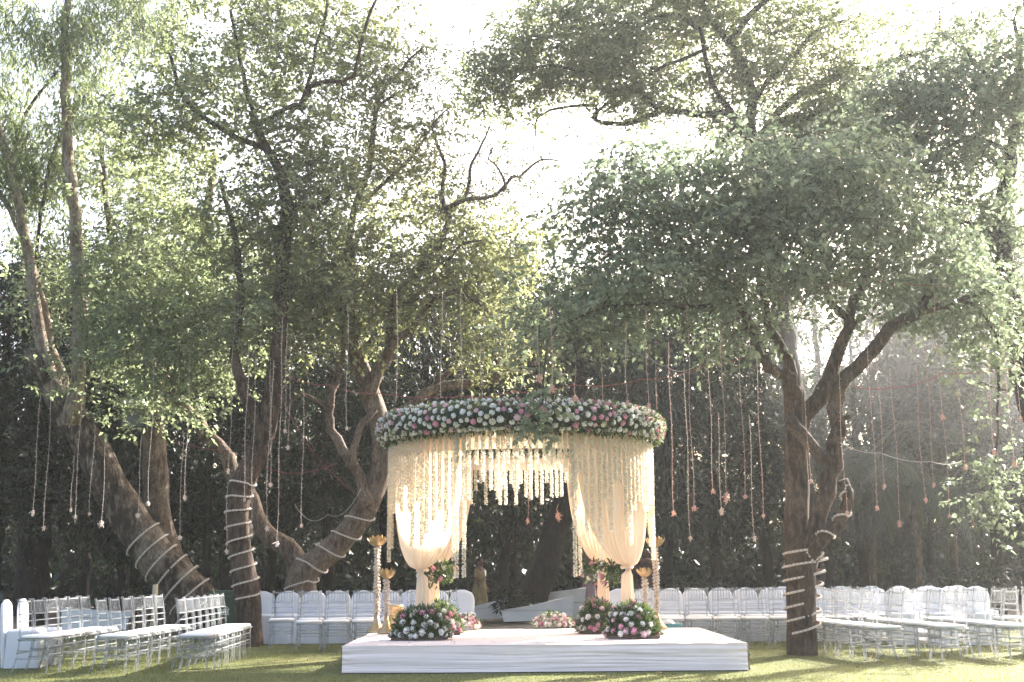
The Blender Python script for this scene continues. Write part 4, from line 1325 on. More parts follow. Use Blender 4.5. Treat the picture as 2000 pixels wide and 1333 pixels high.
def lotus_stand(x, y, z, height, size, label):
    r = empty('lotus_stand', (x, y, z), random.random(), label, 'lotus stand', 'brass lotus stands on the stage')
    MB().lathe([(0.145 * size, 0), (0.15 * size, 0.012), (0.145 * size, 0.03), (0.12 * size, 0.055), (0.075 * size, 0.11), (0.045 * size, 0.17), (0.03, 0.25)], 18).build('base', M['brass'], r, True)
    zt = height - 0.20 * size
    MB().tube([(0, 0, 0.2), (0, 0, zt + 0.03)], 0.016, 8).build('pole', M['brass'], r, True)
    # flower string wound round the pole
    q = []
    n = int((zt - 0.22) / 0.0007)
    t = np.linspace(0, 1, n)
    turns = (zt - 0.22) / 0.052
    a_ = t * turns * 2 * PI
    wob = 1 + 0.25 * np.sin(t * 23 + x)
    c = np.stack([np.cos(a_) * 0.026 * wob, np.sin(a_) * 0.026 * wob, 0.22 + t * (zt - 0.22)], 1)
    d_ = rng.normal(size=(n, 3)) * 0.7 + np.stack([np.cos(a_), np.sin(a_), np.zeros(n)], 1)
    q.append(leaf_quads(c, d_, rng.normal(size=(n, 3)), 0.024 + 0.014 * rng.random(n), np.full(n, 0.028), 0.2, 0.1))
    link_mesh('wound_garland', quad_mesh('wound_garland', np.concatenate(q), M['garland_white']), None, r)
    bowl = MB().lathe([(0.02, 0), (0.045 * size, 0.012), (0.07 * size, 0.05), (0.075 * size, 0.08)], 14).build('lotus_cup', M['brass'], r, True, (0, 0, zt))
    for lay, (k, off, tilt) in enumerate(((7, 0, 0.0), (6, 0.4, 0.25))):
        for i in range(k):
            p_ = link_mesh('petal', PET[lay], None, bowl, (0, 0, 0.008 + 0.012 * lay))
            p_.scale = (size,) * 3
            p_.rotation_euler = (random.gauss(0, 0.05), -tilt + random.gauss(0, 0.04), off + 2 * PI * i / k)
    return r


for px, py, hgt, sz, lb in [(735, 1236, 1.46, 0.98, 'tall brass lotus stand wound with white flowers near the left stage corner'), (754, 1238, 0.96, 0.90, 'short brass lotus stand wound with white flowers, left side of stage'),
                            (1284, 1229, 1.42, 1.0, 'tall brass lotus stand wound with white flowers right of the drapes'), (1262, 1229, 0.94, 0.85, 'short brass lotus stand wound with white flowers, right side of stage')]:
    p = on_stage(px, py)
    lotus_stand(p[0], p[1], Z1, hgt, sz, lb)

# gold two-tier urn stool
p = on_stage(768, 1229)
r = empty('gold_drum', (p[0], p[1], Z1), 0, 'gold carved drum stool behind the front left flower arrangement', 'stool')
MB().lathe([(0.15, 0), (0.165, 0.02), (0.16, 0.05), (0.135, 0.10), (0.13, 0.14), (0.15, 0.18), (0.165, 0.20)], 20).build('lower_drum', M['brass'], r, True)
MB().lathe([(0.150, 0.203), (0.168, 0.22), (0.155, 0.25), (0.155, 0.32), (0.168, 0.345), (0.16, 0.365), (0.05, 0.368)], 20).build('upper_drum', M['brass'], r, True)
mb = MB()
for i in range(20):
    a = 2 * PI * i / 20
    mb.box((0.16 * math.cos(a), 0.16 * math.sin(a), 0.285), (0.02, 0.02, 0.045), Matrix.Rotation(a, 3, 'Z'))
mb.build('carved_band', M['brass'], r)

# folded cloth and white pillow by the right lotus stands
p = on_stage(1308, 1226)
r = empty('folded_cloth', (p[0], p[1], Z1), 0.1, 'folded teal cloth with a white top lying beside the right lotus stands', 'cloth')
MB().grid(lambda u, v: (0.22 * math.cos(2 * PI * u) * (1, 1.03, 1.0, 0.0)[int(round(v * 3))], 0.12 * math.sin(2 * PI * u) * (1, 1.03, 1.0, 0.0)[int(round(v * 3))], (0, 0.02, 0.05, 0.052)[int(round(v * 3))]), 16, 4, True).build('teal_fold', M['teal'], r)
MB().grid(lambda u, v: (-0.03 + 0.12 * math.cos(2 * PI * u) * math.cos(v * PI / 2), 0.09 * math.sin(2 * PI * u) * math.cos(v * PI / 2), 0.052 + 0.06 * math.sin(v * PI / 2) + 0.008 * math.sin(6 * PI * u)), 16, 6, True).build('white_fold', M['plain_white'], r, True)

# ================================================================== chairs
def turned(pts, r0, n=8, every=0.12):
    """A bamboo-style turned rod with raised rings."""
    pts = np.asarray(pts, float)
    L_ = np.concatenate([[0], np.cumsum(np.linalg.norm(np.diff(pts, axis=0), axis=1))])
    t, rr_ = [0.0], [r0]
    s = every * 0.7
    while s < L_[-1] - 0.03:
        t += [s - 0.012, s, s + 0.012]; rr_ += [r0, r0 * 1.4, r0]
        s += every
    t.append(L_[-1]); rr_.append(r0)
    q = np.stack([np.interp(t, L_, pts[:, k]) for k in range(3)], 1)
    return q, rr_


def make_chair(name='clear_chair'):
    r = empty(name, (0, 0, 0))
    rm = M['resin']
    for s in (-1, 1):
        q, rr_ = turned([(0.185 * s, -0.185, 0), (0.18 * s, -0.18, 0.42)], 0.0122, every=0.11)
        MB().tube(q, rr_, 8).build('leg', rm, r, True)
        q, rr_ = turned([(0.19 * s, 0.27, 0), (0.183 * s, 0.215, 0.22), (0.178 * s, 0.19, 0.44), (0.168 * s, 0.205, 0.66), (0.158 * s, 0.25, 0.915)], 0.0122, every=0.115)
        MB().tube(q, rr_, 8).build('leg', rm, r, True)
        MB().lathe([(0.016, 0), (0.021, 0.012), (0.012, 0.026)], 8, (0.158 * s, 0.251, 0.905)).build('finial', rm, r)

    def back_y(z):
        return float(np.interp(z, [0.44, 0.66, 0.915], [0.19, 0.205, 0.25]))

    def back_w(z):
        return float(np.interp(z, [0.44, 0.66, 0.915], [0.178, 0.168, 0.158]))
    for z, rd in ((0.895, 0.013), (0.735, 0.010), (0.65, 0.009), (0.565, 0.009)):
        w = back_w(z); y = back_y(z)
        MB().tube([(-w, y, z), (0, y + 0.012, z), (w, y, z)], rd, 6).build('rail', rm, r, True)
    for i in range(6):
        x = (-2.5 + i) * 0.046
        q, rr_ = turned([(x, back_y(0.735) + 0.012, 0.735), (x, back_y(0.895) + 0.012, 0.895)], 0.0055, 5, 0.08)
        MB().tube(q, rr_, 5).build('spindle', rm, r, True)
    for s in (-1, 1):
        for z in (0.19, 0.29):
            MB().tube([(0.183 * s, -0.183, z), (0.184 * s, float(np.interp(z, [0, 0.22, 0.44], [0.27, 0.215, 0.19])), z)], 0.010, 6).build('stretcher', rm, r, True)
    for z in (0.24, 0.34):
        MB().tube([(-0.183, -0.183, z), (0.183, -0.183, z)], 0.010, 6).build('stretcher', rm, r, True)
    MB().tube([(-0.184, 0.21, 0.26), (0.184, 0.21, 0.26)], 0.010, 6).build('stretcher', rm, r, True)
    mb_ = MB()
    for a_, b2 in (((-0.2, -0.2), (0.2, -0.2)), ((0.2, -0.2), (0.185, 0.2)), ((0.185, 0.2), (-0.185, 0.2)), ((-0.185, 0.2), (-0.2, -0.2))):
        mb_.tube([(*a_, 0.425), (*b2, 0.425)], 0.018, 6)
    mb_.build('seat_frame', rm, r, True)

    def cush(u, v):
        a_ = 2 * PI * u
        k = (0.80, 0.97, 1.0, 0.97, 0.85, 0.0)[int(round(v * 5))]
        z = (0.443, 0.445, 0.457, 0.470, 0.478, 0.482)[int(round(v * 5))]
        sq = 1 / max(abs(math.cos(a_)), abs(math.sin(a_))) ** 0.82
        return (0.212 * k * math.cos(a_) * sq, 0.205 * k * math.sin(a_) * sq - 0.005, z)
    MB().grid(cush, 28, 6, True).build('seat', M['cushion'], r, True)
    return r


chair0 = make_chair()
used = [False]


def place_chair(x, y, face, label, group):
    """face: direction the sitter looks, degrees from +x."""
    c = chair0 if not used[0] else copy_tree(chair0)
    used[0] = True
    c.location = (x, y, 0)
    c.rotation_euler = (0, 0, R(face + 90) + random.gauss(0, 0.025))
    tag(c, label, 'chair', group)


def chair_row(p0, p1, n, face, lab, group, skip=()):
    for i in range(n):
        if i in skip:
            continue
        t = i / max(1, n - 1)
        place_chair(p0[0] * (1 - t) + p1[0] * t + random.gauss(0, 0.012), p0[1] * (1 - t) + p1[1] * t + random.gauss(0, 0.012), face, lab(i), group)


def seq(row, end):
    return lambda i: f'clear resin chair, {ORD[i + 1]} from {end} in the {row}'


chair_row((-6.05, 16.0), (-6.02, 18.1), 6, -2, seq('outer row at far left', 'the camera'), 'clear chairs left of the stage')
chair_row((-5.09, 16.05), (-5.06, 18.55), 6, -3, seq('middle row at left', 'the camera'), 'clear chairs left of the stage', )
chair_row((-4.07, 16.1), (-4.19, 18.75), 7, -4, seq('inner row at left', 'the camera'), 'clear chairs left of the stage')
chair_row((-3.28, 19.95), (-1.12, 20.25), 6, -78, seq('front row behind the left stage corner', 'the left'), 'clear chairs behind the stage on the left')
chair_row((-3.85, 20.8), (-1.1, 21.0), 7, -80, seq('back row behind the left stage corner', 'the left'), 'clear chairs behind the stage on the left')
chair_row((2.05, 20.0), (5.65, 20.0), 9, -92, seq('front row behind the right stage corner', 'the left'), 'clear chairs behind the stage on the right')
chair_row((2.15, 20.85), (6.0, 20.85), 9, -92, seq('second row behind the right stage corner', 'the left'), 'clear chairs behind the stage on the right')
chair_row((4.93, 16.75), (4.62, 18.9), 6, 188, seq('inner row right of the broad tree', 'the camera'), 'clear chairs right of the stage')
chair_row((5.85, 16.8), (5.60, 19.0), 6, 187, seq('middle row right of the broad tree', 'the camera'), 'clear chairs right of the stage')
chair_row((6.74, 16.85), (6.52, 19.1), 6, 187, seq('outer row near the right edge', 'the camera'), 'clear chairs right of the stage')
chair_row((7.60, 19.2), (8.05, 19.2), 2, 250, seq('pair turned away at the right edge', 'the left'), 'clear chairs right of the stage')


# ---- chairs under white cloth covers
def make_cover():
    r = empty('covered_chair', (0, 0, 0))

    def skirt_(u, v):
        a_ = 2 * PI * u
        sq = 1 / max(abs(math.cos(a_)), abs(math.sin(a_))) ** 0.8
        fl = 1.0 + 0.08 * v + (0.035 * math.sin(7 * a_) + 0.02 * math.sin(13 * a_ + 1)) * v
        return (0.225 * sq * math.cos(a_) * fl, 0.225 * sq * math.sin(a_) * fl - 0.01, 0.47 * (1 - v) + 0.008)
    MB().grid(skirt_, 48, 7, True).build('skirt', M['cover_white'], r, True)

    def seat_(u, v):
        a_ = 2 * PI * u
        sq = 1 / max(abs(math.cos(a_)), abs(math.sin(a_))) ** 0.8
        k = (1.0, 0.95, 0.6, 0.0)[int(round(v * 3))]
        return (0.226 * sq * math.cos(a_) * k, 0.226 * sq * math.sin(a_) * k - 0.01, (0.478, 0.50, 0.508, 0.51)[int(round(v * 3))])
    MB().grid(seat_, 24, 4, True).build('seat', M['cover_white'], r, True)
    # domed back under the cover
    mb_ = MB()

    def back_(u, v):
        a_ = 2 * PI * u
        z = 0.02 + 0.88 * v
        top = 1.0 if v < 0.74 else math.sqrt(max(0.0, 1 - ((v - 0.74) / 0.262) ** 2)) ** 0.9
        w = (0.225 + 0.006 * math.sin(9 * z)) * (0.25 + 0.75 * top) if v < 1 else 0.05
        th = 0.045 * (1 if v < 0.95 else 0.6)
        return (w * math.copysign(abs(math.cos(a_)) ** 0.6, math.cos(a_)), 0.235 + 0.05 * v + th * math.sin(a_) + 0.012 * math.sin(5 * z + 3 * math.cos(a_)) * (1 - v), z)
    mb_.grid(back_, 28, 18, True)
    k = len(mb_.v)
    mb_.f.append(tuple(range(k - 28, k)))
    mb_.build('backrest', M['cover_white'], r, True)
    return r


cov0 = make_cover()
cused = [False]


def place_cover(x, y, face, label, group):
    c = cov0 if not cused[0] else copy_tree(cov0)
    cused[0] = True
    c.location = (x, y, 0)
    c.rotation_euler = (0, 0, R(face + 90) + random.gauss(0, 0.03))
    tag(c, label, 'chair', group)


def cov(row, end):
    return lambda i: f'white covered chair, {ORD[i + 1]} from {end} in the {row}'


def cover_row(p0, p1, n, face, lab, group):
    for i in range(n):
        t = i / max(1, n - 1)
        place_cover(p0[0] * (1 - t) + p1[0] * t, p0[1] * (1 - t) + p1[1] * t + random.gauss(0, 0.02), face, lab(i), group)


cover_row((1.85, 21.8), (8.0, 21.3), 15, -95, cov('front covered row right of stage', 'the left'), 'covered chairs on the right')
cover_row((4.9, 22.5), (8.0, 22.2), 7, -97, cov('rear covered row behind the broad tree', 'the left'), 'covered chairs on the right')
cover_row((6.3, 20.3), (7.5, 20.15), 3, -100, cov('short covered row at far right', 'the left'), 'covered chairs on the right')
cover_row((-4.45, 22.0), (-0.9, 21.9), 9, -84, cov('covered row behind the left back chairs', 'the left'), 'covered chairs on the left')
cover_row((-6.62, 16.95), (-6.6, 17.45), 2, 6, cov('pair at the left edge', 'the camera'), 'covered chairs on the left')
place_cover(7.55, 17.8, 190, 'chair under a white cloth cover cut by the right edge', 'covered chairs on the right')

# ================================================================== strip lights wound round the trunks
def strip_light(path, s0, s1, turns, label, w=0.026, tilt=0.0, rs=1.0):
    p, r_ = path
    L_ = np.concatenate([[0], np.cumsum(np.linalg.norm(np.diff(p, axis=0), axis=1))])
    n = int(turns * 40)
    t = np.linspace(0, 1, n)
    s = (s0 + (s1 - s0) * t) * L_[-1]
    c = np.stack([np.interp(s, L_, p[:, k]) for k in range(3)], 1)
    rad = np.interp(s, L_, r_) * 1.06 * rs + 0.012
    tan = unit(np.gradient(c, axis=0))
    a = unit(np.cross(tan, np.array([0, 1.0, 0.0])))
    b = np.cross(tan, a)
    th = 2 * PI * turns * t + 0.8
    o = a * np.cos(th)[:, None] + b * np.sin(th)[:, None]
    q = c + o * rad[:, None] + tan * (tilt * np.cos(th) * rad)[:, None]
    root = empty('strip_light', tuple(q[0]), 0, label, 'strip light', 'strip lights wound round trunks')
    mb = MB()
    vs_, fs = [], []
    for i in range(n):
        u_ = tan[i] * w * 0.5
        for du, dr in ((-1, -0.012), (-1, 0.004), (1, 0.004), (1, -0.012)):
            vs_.append(q[i] + u_ * du + o[i] * dr - q[0])
    for i in range(n - 1):
        for j in range(4):
            k = (j + 1) % 4
            fs.append((i * 4 + j, i * 4 + k, (i + 1) * 4 + k, (i + 1) * 4 + j))
    mb.add(vs_, fs).build('band', M['strip'], root)
    mb = MB()
    Ls = np.concatenate([[0], np.cumsum(np.linalg.norm(np.diff(q, axis=0), axis=1))])
    for sd in np.arange(0.02, Ls[-1], 0.06):
        pc = np.array([np.interp(sd, Ls, q[:, k]) for k in range(3)])
        oc = unit(np.array([np.interp(sd, Ls, o[:, k]) for k in range(3)]))
        mb.box(pc + oc * 0.008 - q[0], (0.018, 0.018, 0.018))
    tag(mb.build('led_chip_run', M['strip_dot'], root), kind='stuff')


strip_light(pathA, 0.06, 0.42, 7.5, 'pale strip light wound round the thick leaning trunk at left', 0.036, 0.0)
strip_light(pathC, 0.085, 0.30, 8.6, 'pale strip light wound closely round the dark wrapped trunk', 0.031, 0.1)
strip_light(pathD, 0.03, 0.36, 6.6, 'pale strip light wound round the right fork of the forked tree', 0.031, -0.1)
pW = smooth_path(*px_limb([(1566, 1236, 56), (1567, 1180, 56), (1570, 1120, 62), (1576, 1068, 70)], 18.1), 0.1, 0)
strip_light(pW, 0.02, 0.98, 6.2, 'pale strip light wound round the broad tree trunk', 0.034, -0.22, 1.1)
strip_light(pathR3, 0.05, 0.9, 3.2, 'short pale strip light round the stub loop of the broad tree', 0.028, 0.2)

# ================================================================== hanging fairy strings
def tuft_mesh(seed, mat):
    r_ = np.random.default_rng(seed)
    mb = MB()
    for k in range(9):
        a = r_.random() * 6.28
        pts = [(0, 0, 0.03)]
        for j in range(4):
            pts.append((0.055 * math.cos(a + j * 0.9) * r_.random(), 0.055 * math.sin(a + j * 0.9) * r_.random(), 0.02 - 0.12 * r_.random()))
        mb.tube(pts, 0.0045, 3)
    for k in range(14):
        c = (r_.normal() * 0.03, r_.normal() * 0.03, -0.035 + r_.normal() * 0.03)
        mb.add([(c[0] + 0.011, c[1], c[2]), (c[0] - 0.011, c[1], c[2]), (c[0], c[1] + 0.011, c[2]), (c[0], c[1] - 0.011, c[2]), (c[0], c[1], c[2] + 0.013), (c[0], c[1], c[2] - 0.013)],
               [(0, 2, 4), (2, 1, 4), (1, 3, 4), (3, 0, 4), (2, 0, 5), (1, 2, 5), (3, 1, 5), (0, 3, 5)])
    return mb.mesh('tuft', mat)


TUFT = {k: [tuft_mesh(i + 50, M['bulb_' + k]) for i in range(3)] for k in ('pale', 'pink')}


def fairy_string(xt, yt, xb, yb, d, tone, label, tuft=True, group=None):
    B = P(xb, yb, d)
    T = P(xt, yt, d)
    L_ = T[2] - B[2]
    root = empty('fairy_string', (B[0], B[1], T[2]), 0, label, 'fairy lights', group)
    n = max(6, int(L_ / 0.25))
    w1, w2 = random.random() * 6, random.random() * 6
    pts = [(0.012 * math.sin(i * 0.9 + w1), 0.012 * math.sin(i * 0.7 + w2), -L_ * i / n) for i in range(n + 1)]
    MB().tube(pts, 0.0038, 3).build('wire', M['wire' if tone == 'pale' else 'wire_pink'], root)
    mb = MB()
    z = 0.1
    while z < L_ - 0.05:
        t = z / L_ * n
        i = min(n - 1, int(t)); f = t - i
        c = [pts[i][k] * (1 - f) + pts[i + 1][k] * f for k in range(3)]
        sx = random.choice((-1, 1)) * 0.012
        q = 0.0062
        c = (c[0] + sx, c[1] + random.uniform(-0.01, 0.01), c[2])
        mb.add([(c[0] + q, c[1], c[2]), (c[0] - q, c[1], c[2]), (c[0], c[1] + q, c[2]), (c[0], c[1] - q, c[2]), (c[0], c[1], c[2] + q * 1.5), (c[0], c[1], c[2] - q * 1.5)],
               [(0, 2, 4), (2, 1, 4), (1, 3, 4), (3, 0, 4), (2, 0, 5), (1, 2, 5), (3, 1, 5), (0, 3, 5)])
        z += random.uniform(0.09, 0.14)
    tag(mb.build('bulb_chain', M['bulb_' + tone], root), kind='stuff')
    if tuft:
        o = link_mesh('tuft', random.choice(TUFT[tone]), None, root, (pts[-1][0], pts[-1][1], -L_))
        o.rotation_euler = (0, 0, random.random() * 6)
        s = random.uniform(0.5, 0.9)
        o.scale = (s, s, s * random.uniform(0.8, 1.3))
    return root


SL = [(77, 770, 64, 1000), (98, 746, 85, 1030), (144, 890, 138, 995), (155, 775, 146, 1008), (184, 830, 175, 1003), (204, 850, 198, 1020), (297, 715, 289, 982), (275, 850, 269, 1005),
      (368, 690, 361, 970), (357, 845, 350, 1048), (452, 600, 447, 918), (481, 670, 476, 975), (496, 695, 490, 1025), (525, 700, 520, 1030), (532, 705, 527, 945), (549, 618, 541, 1060),
      (560, 632, 556, 840), (567, 642, 563, 872), (591, 760, 588, 1025), (676, 595, 676, 835)]
SR = [(1052, 640, 1052, 735), (1066, 567, 1078, 755), (1122, 715, 1124, 775), (1219, 628, 1225, 785), (1262, 680, 1266, 790), (1305, 715, 1316, 1000), (1345, 560, 1355, 990), (1382, 690, 1393, 957),
      (1408, 710, 1420, 968), (1442, 700, 1456, 968), (1477, 730, 1491, 1006), (1560, 558, 1582, 938), (1641, 770, 1653, 1000), (1690, 695, 1714, 990), (1700, 546, 1728, 948), (1740, 757, 1759, 1020),
      (1783, 745, 1806, 975), (1808, 715, 1825, 945), (1820, 550, 1840, 812), (1841, 835, 1856, 1006), (1864, 707, 1884, 910), (1930, 715, 1942, 880), (1962, 727, 1980, 905), (1976, 583, 1992, 815)]
SG = [(1400, 806, 1409, 995), (1461, 810, 1473, 1050), (1340, 720, 1348, 1050), (447, 940, 441, 1075)]
SC = [(1032, 905, 1031, 1015), (1089, 985, 1089, 1005)]
for i, s in enumerate(SL):
    fairy_string(*s, 19.0 + 2.2 * random.random(), 'pale', f'pale fairy light string with knotted end, {ORD[i + 1]} from left among those left of canopy', group='fairy strings left of the canopy')
for i, s in enumerate(SR):
    if s[1] > 660 and s[0] > 1200:
        s = (s[0] - 3, s[1] - random.randint(30, 110), s[2], s[3])
    fairy_string(*s, (14.9 if s[0] < 1300 else 16.2 + 2.6 * random.random()), 'pink', f'pink fairy light string with tangled end, {ORD[i + 1]} from left among pink ones', group='pink fairy strings on the right')
for i, s in enumerate(SG[:3]):
    fairy_string(*s, 19.5, 'pale', f'thin grey fairy light string right of canopy, {ORD[(3, 1, 2)[i] if False else (2, 3, 1)[i]]} from left of the three grey ones', group='grey fairy strings on the right')
fairy_string(*SG[3], 20.2, 'pale', 'grey fairy light string hanging right before the wrapped trunk', group='fairy strings left of the canopy')
fairy_string(*SC[0], 18.9, 'pink', 'short pink fairy string hanging in the canopy opening, left of the two', group='fairy strings in the canopy opening')
fairy_string(*SC[1], 18.9, 'pink', 'short pink fairy string hanging in the canopy opening, beside the planter trunk', group='fairy strings in the canopy opening')
for i, (xt, yt, xb, yb) in enumerate([(771, 560, 774, 790), (860, 560, 862, 778), (898, 570, 901, 780), (939, 670, 940, 786), (1172, 632, 1176, 790), (1272, 430, 1284, 800)]):
    lb = ['pale cord dropping to the left end of the flower ring', 'leftmost of two long pale cords dropping to the front of the flower ring', 'right one of two long pale cords dropping to the flower ring',
          'short pale cord dropping to the flower ring beside the brown limb', 'pink cord dropping to the flower ring right of the hanging sprig', 'long pink cord dropping to the right end of the flower ring'][i]
    fairy_string(xt, yt, xb, yb, (17.0, 16.1, 16.0, 16.0, 16.1, 17.0)[i], 'pale' if i < 4 else 'pink', lb, tuft=False, group='cords above the flower ring')


# ---- ropes slung between the trees
def rope(pts, label, red=True, r=0.0055, sag=0.05):
    q = [P(*a) for a in pts]
    op = []
    for a, b in zip(q, q[1:]):
        for j in range(8):
            t = j / 8
            c = a * (1 - t) + b * t
            c = c - np.array([0, 0, sag * 4 * t * (1 - t)])
            op.append(c)
    op.append(q[-1])
    o = MB().tube(np.array(op) - q[0], r, 4).build('slung_rope' if red else 'slung_cable', M['rope_red' if red else 'rope_white'], None, loc=tuple(q[0]))
    tag(o, label, 'rope' if red else 'cable', 'ropes slung between the trees')


rope([(560, 735, 21), (640, 752, 20.5), (740, 768, 19.5), (900, 774, 18.5), (1000, 765, 18)], 'red rope slung from the wrapped tree to above the flower ring')
rope([(1000, 765, 18), (1120, 752, 17.6), (1250, 742, 17.4), (1380, 714, 17.4), (1470, 690, 17.6)], 'red rope rising from above the flower ring to the broad tree')
rope([(545, 770, 20.9), (610, 880, 21.6), (690, 960, 22.2), (720, 980, 22.3)], 'red rope slanting down from wrapped trunk to the forked tree')
rope([(340, 860, 22.5), (450, 880, 21.5), (560, 925, 21.6), (660, 905, 22)], 'thin red rope crossing low behind the left fairy strings')
rope([(1565, 558, 17.6), (1700, 546, 17.4), (1880, 556, 17.6)], 'red rope high under the crown of the broad tree')
rope([(1660, 752, 17.7), (1745, 757, 17.5), (1840, 730, 17.8), (2010, 712, 18)], 'red rope slung right from the broad tree stem')
rope([(1640, 865, 17.8), (1720, 885, 17.6), (1820, 902, 18), (1880, 900, 18.6)], 'white cable slung right from the broad tree stem', False, 0.0045)
rope([(1262, 690, 17.2), (1300, 715, 17), (1345, 722, 16.9), (1390, 680, 17.3)], 'white cable drooping in a V right of the flower ring', False, 0.004)
rope([(575, 985, 22), (640, 1005, 22), (705, 955, 22)], 'thin pale cable drooping inside the forked tree', False, 0.004, 0.2)

# ================================================================== small things under the trees
# floodlight on the split trunk
c = P(262, 815, 24.3)
r = empty('floodlight', tuple(c), 0.15, 'weathered floodlight with a pale hood fixed to the split grey trunk', 'floodlight')
MB().box((0, 0, -0.02), (0.52, 0.24, 0.46)).build('housing', M['dark_iron'], r)
mb = MB()
mb.add([(-0.24, -0.30, 0.20), (0.24, -0.30, 0.20), (0.30, 0.14, 0.22), (-0.30, 0.14, 0.22), (-0.20, -0.24, 0.34), (0.20, -0.24, 0.34), (0.26, 0.12, 0.36), (-0.26, 0.12, 0.36)],
       [(0, 3, 2, 1), (4, 5, 6, 7), (0, 1, 5, 4), (1, 2, 6, 5), (2, 3, 7, 6), (3, 0, 4, 7)])
mb.build('hood', M['plain_white'], r)
MB().box((0, -0.128, -0.02), (0.44, 0.015, 0.36)).build('lens', simple_mat('lamp_glass', (0.10, 0.11, 0.12), 0.15), r)
MB().box((0.38, 0.16, -0.02), (0.30, 0.06, 0.08)).build('bracket', M['dark_iron'], r)

# wooden prop under the leaning trunk
g0 = P(297, 1226, 23.2)
o = MB().tube([(0, 0, 0), (0.01, 0.05, 0.5), (0.0, 0.1, 1.02)], [0.055, 0.05, 0.05], 10).build('prop_post', M['bamboo'], None, True, (g0[0], 23.2, 0))
tag(o, 'short pale wooden post propped under the leaning trunk', 'post')

# green bin with its pale mark
g0 = P(448, 1200, 23.6)
r = empty('waste_bin', (g0[0], 23.6, 0), 0.05, 'dark green waste bin with a pale mark, behind the wrapped trunk', 'bin')
mb = MB()
mb.add([(-0.28, -0.24, 0.02), (0.28, -0.24, 0.02), (0.28, 0.24, 0.02), (-0.28, 0.24, 0.02), (-0.36, -0.32, 0.80), (0.36, -0.32, 0.80), (0.36, 0.32, 0.80), (-0.36, 0.32, 0.80)],
       [(0, 3, 2, 1), (4, 5, 6, 7), (0, 1, 5, 4), (1, 2, 6, 5), (2, 3, 7, 6), (3, 0, 4, 7)])
mb.build('body', M['bin_green'], r)
MB().box((0, 0, 0.835), (0.78, 0.70, 0.06)).box((0, -0.02, 0.88), (0.70, 0.58, 0.03)).build('lid', M['bin_green'], r)
mb = MB()
n_ = 12
arc = [(0.075 * math.cos(PI * i / n_), 0, 0.055 * math.sin(PI * i / n_)) for i in range(n_ + 1)]
for (x0, _, z0), (x1, _, z1) in zip(arc, arc[1:]):
    mb.add([(x0, 0, z0), (x1, 0, z1), (x1 * 0.86, 0, z1 * 0.8), (x0 * 0.86, 0, z0 * 0.8)], [(0, 1, 2, 3)])
mb.add([(-0.09, 0, -0.105), (0.09, 0, -0.105), (0.09, 0, -0.095), (-0.09, 0, -0.095)], [(0, 1, 2, 3)])
mb.add([(-0.09, 0, -0.01), (0.09, 0, -0.01), (0.09, 0, 0.0), (-0.09, 0, 0.0)], [(0, 1, 2, 3)])
for x in (-0.06, -0.02, 0.02, 0.06):
    mb.add([(x - 0.013, 0, -0.09), (x + 0.013, 0, -0.09), (x + 0.013, 0, -0.018), (x - 0.013, 0, -0.018)], [(0, 1, 2, 3)])
o = mb.build('printed_mark', M['plain_white'], r, loc=(-0.04, -0.302, 0.56))
o.rotation_euler = (0.10, 0, 0)
for sx in (-1, 1):
    MB().lathe([(0.06, -0.025), (0.075, -0.02), (0.075, 0.02), (0.06, 0.025)], 12).build('wheel', M['dark_iron'], r, loc=(0.30 * sx, 0.26, 0.075)).rotation_euler = (0, PI / 2, 0)

# twig broom heap beside it
g0 = P(430, 1222, 22.8)
r = empty('twig_broom', (g0[0], 22.8, 0), 0, 'reddish twig broom leaning between the inner left chairs and green bin', 'broom')
mb = MB()
for i in range(26):
    mb.tube([(random.gauss(0.12, 0.04), random.gauss(0, 0.04), 0.0), (random.gauss(0, 0.01), random.gauss(0, 0.01), 0.42)], 0.007, 3)
mb.build('bristle_bundle', simple_mat('twig', (0.22, 0.11, 0.08), 0.8), r)
MB().tube([(0, 0, 0.36), (-0.16, 0.02, 0.95)], 0.013, 6).build('handle', M['bamboo'], r)


# ---- angular white planters
def slab(corners_px, d, th, name, parent, base, skew=0.0):
    q = [P(x, y, d) for x, y in corners_px]
    q = [np.array([a[0] + 0, a[1] + skew * (a[0] - q[0][0]), max(a[2], -0.02)]) for a in q]
    bk = [a + np.array([0.0, th, -0.0]) for a in q]
    n = len(q)
    mb_ = MB()
    vs_ = [a - base for a in q] + [a - base for a in bk]
    fs = [tuple(range(n - 1, -1, -1)), tuple(range(n, 2 * n))] + [(i, (i + 1) % n, n + (i + 1) % n, n + i) for i in range(n)]
    mb_.add(vs_, fs)
    o_ = mb_.build(name, M['planter'], parent)
    return o_


base = P(1050, 1212, 31); base[2] = 0
r = empty('angular_planter', tuple(base), 0, 'white angular slab planter round the leaning trunk behind the stage', 'planter')
# each wing is two stacked panels with a thin recessed joint between them
slab([(975, 1194), (1040, 1183), (1119, 1164), (1118.6, 1192), (978, 1192.6)][0:5], 30.0, 0.28, 'panel', r, base)
slab([(978.5, 1193.6), (1118.4, 1193), (1118, 1211), (984, 1215)], 30.0, 0.28, 'panel', r, base)
slab([(906, 1190), (980, 1171), (1022, 1164), (1022, 1181.4), (907.6, 1192)], 31.2, 0.25, 'panel', r, base)
slab([(907.8, 1193), (1022, 1182.4), (1022, 1206), (912, 1212)], 31.2, 0.25, 'panel', r, base)
slab([(1064, 1159), (1145, 1148), (1142.4, 1177), (1064, 1177)], 31.8, 0.25, 'panel', r, base)
slab([(1064, 1178), (1142.2, 1178), (1138, 1210), (1064, 1210)], 31.8, 0.25, 'panel', r, base)
base = P(200, 1220, 27); base[2] = 0
r = empty('angular_planter', tuple(base), 0, 'low pale angular planter behind the outer left chairs', 'planter')
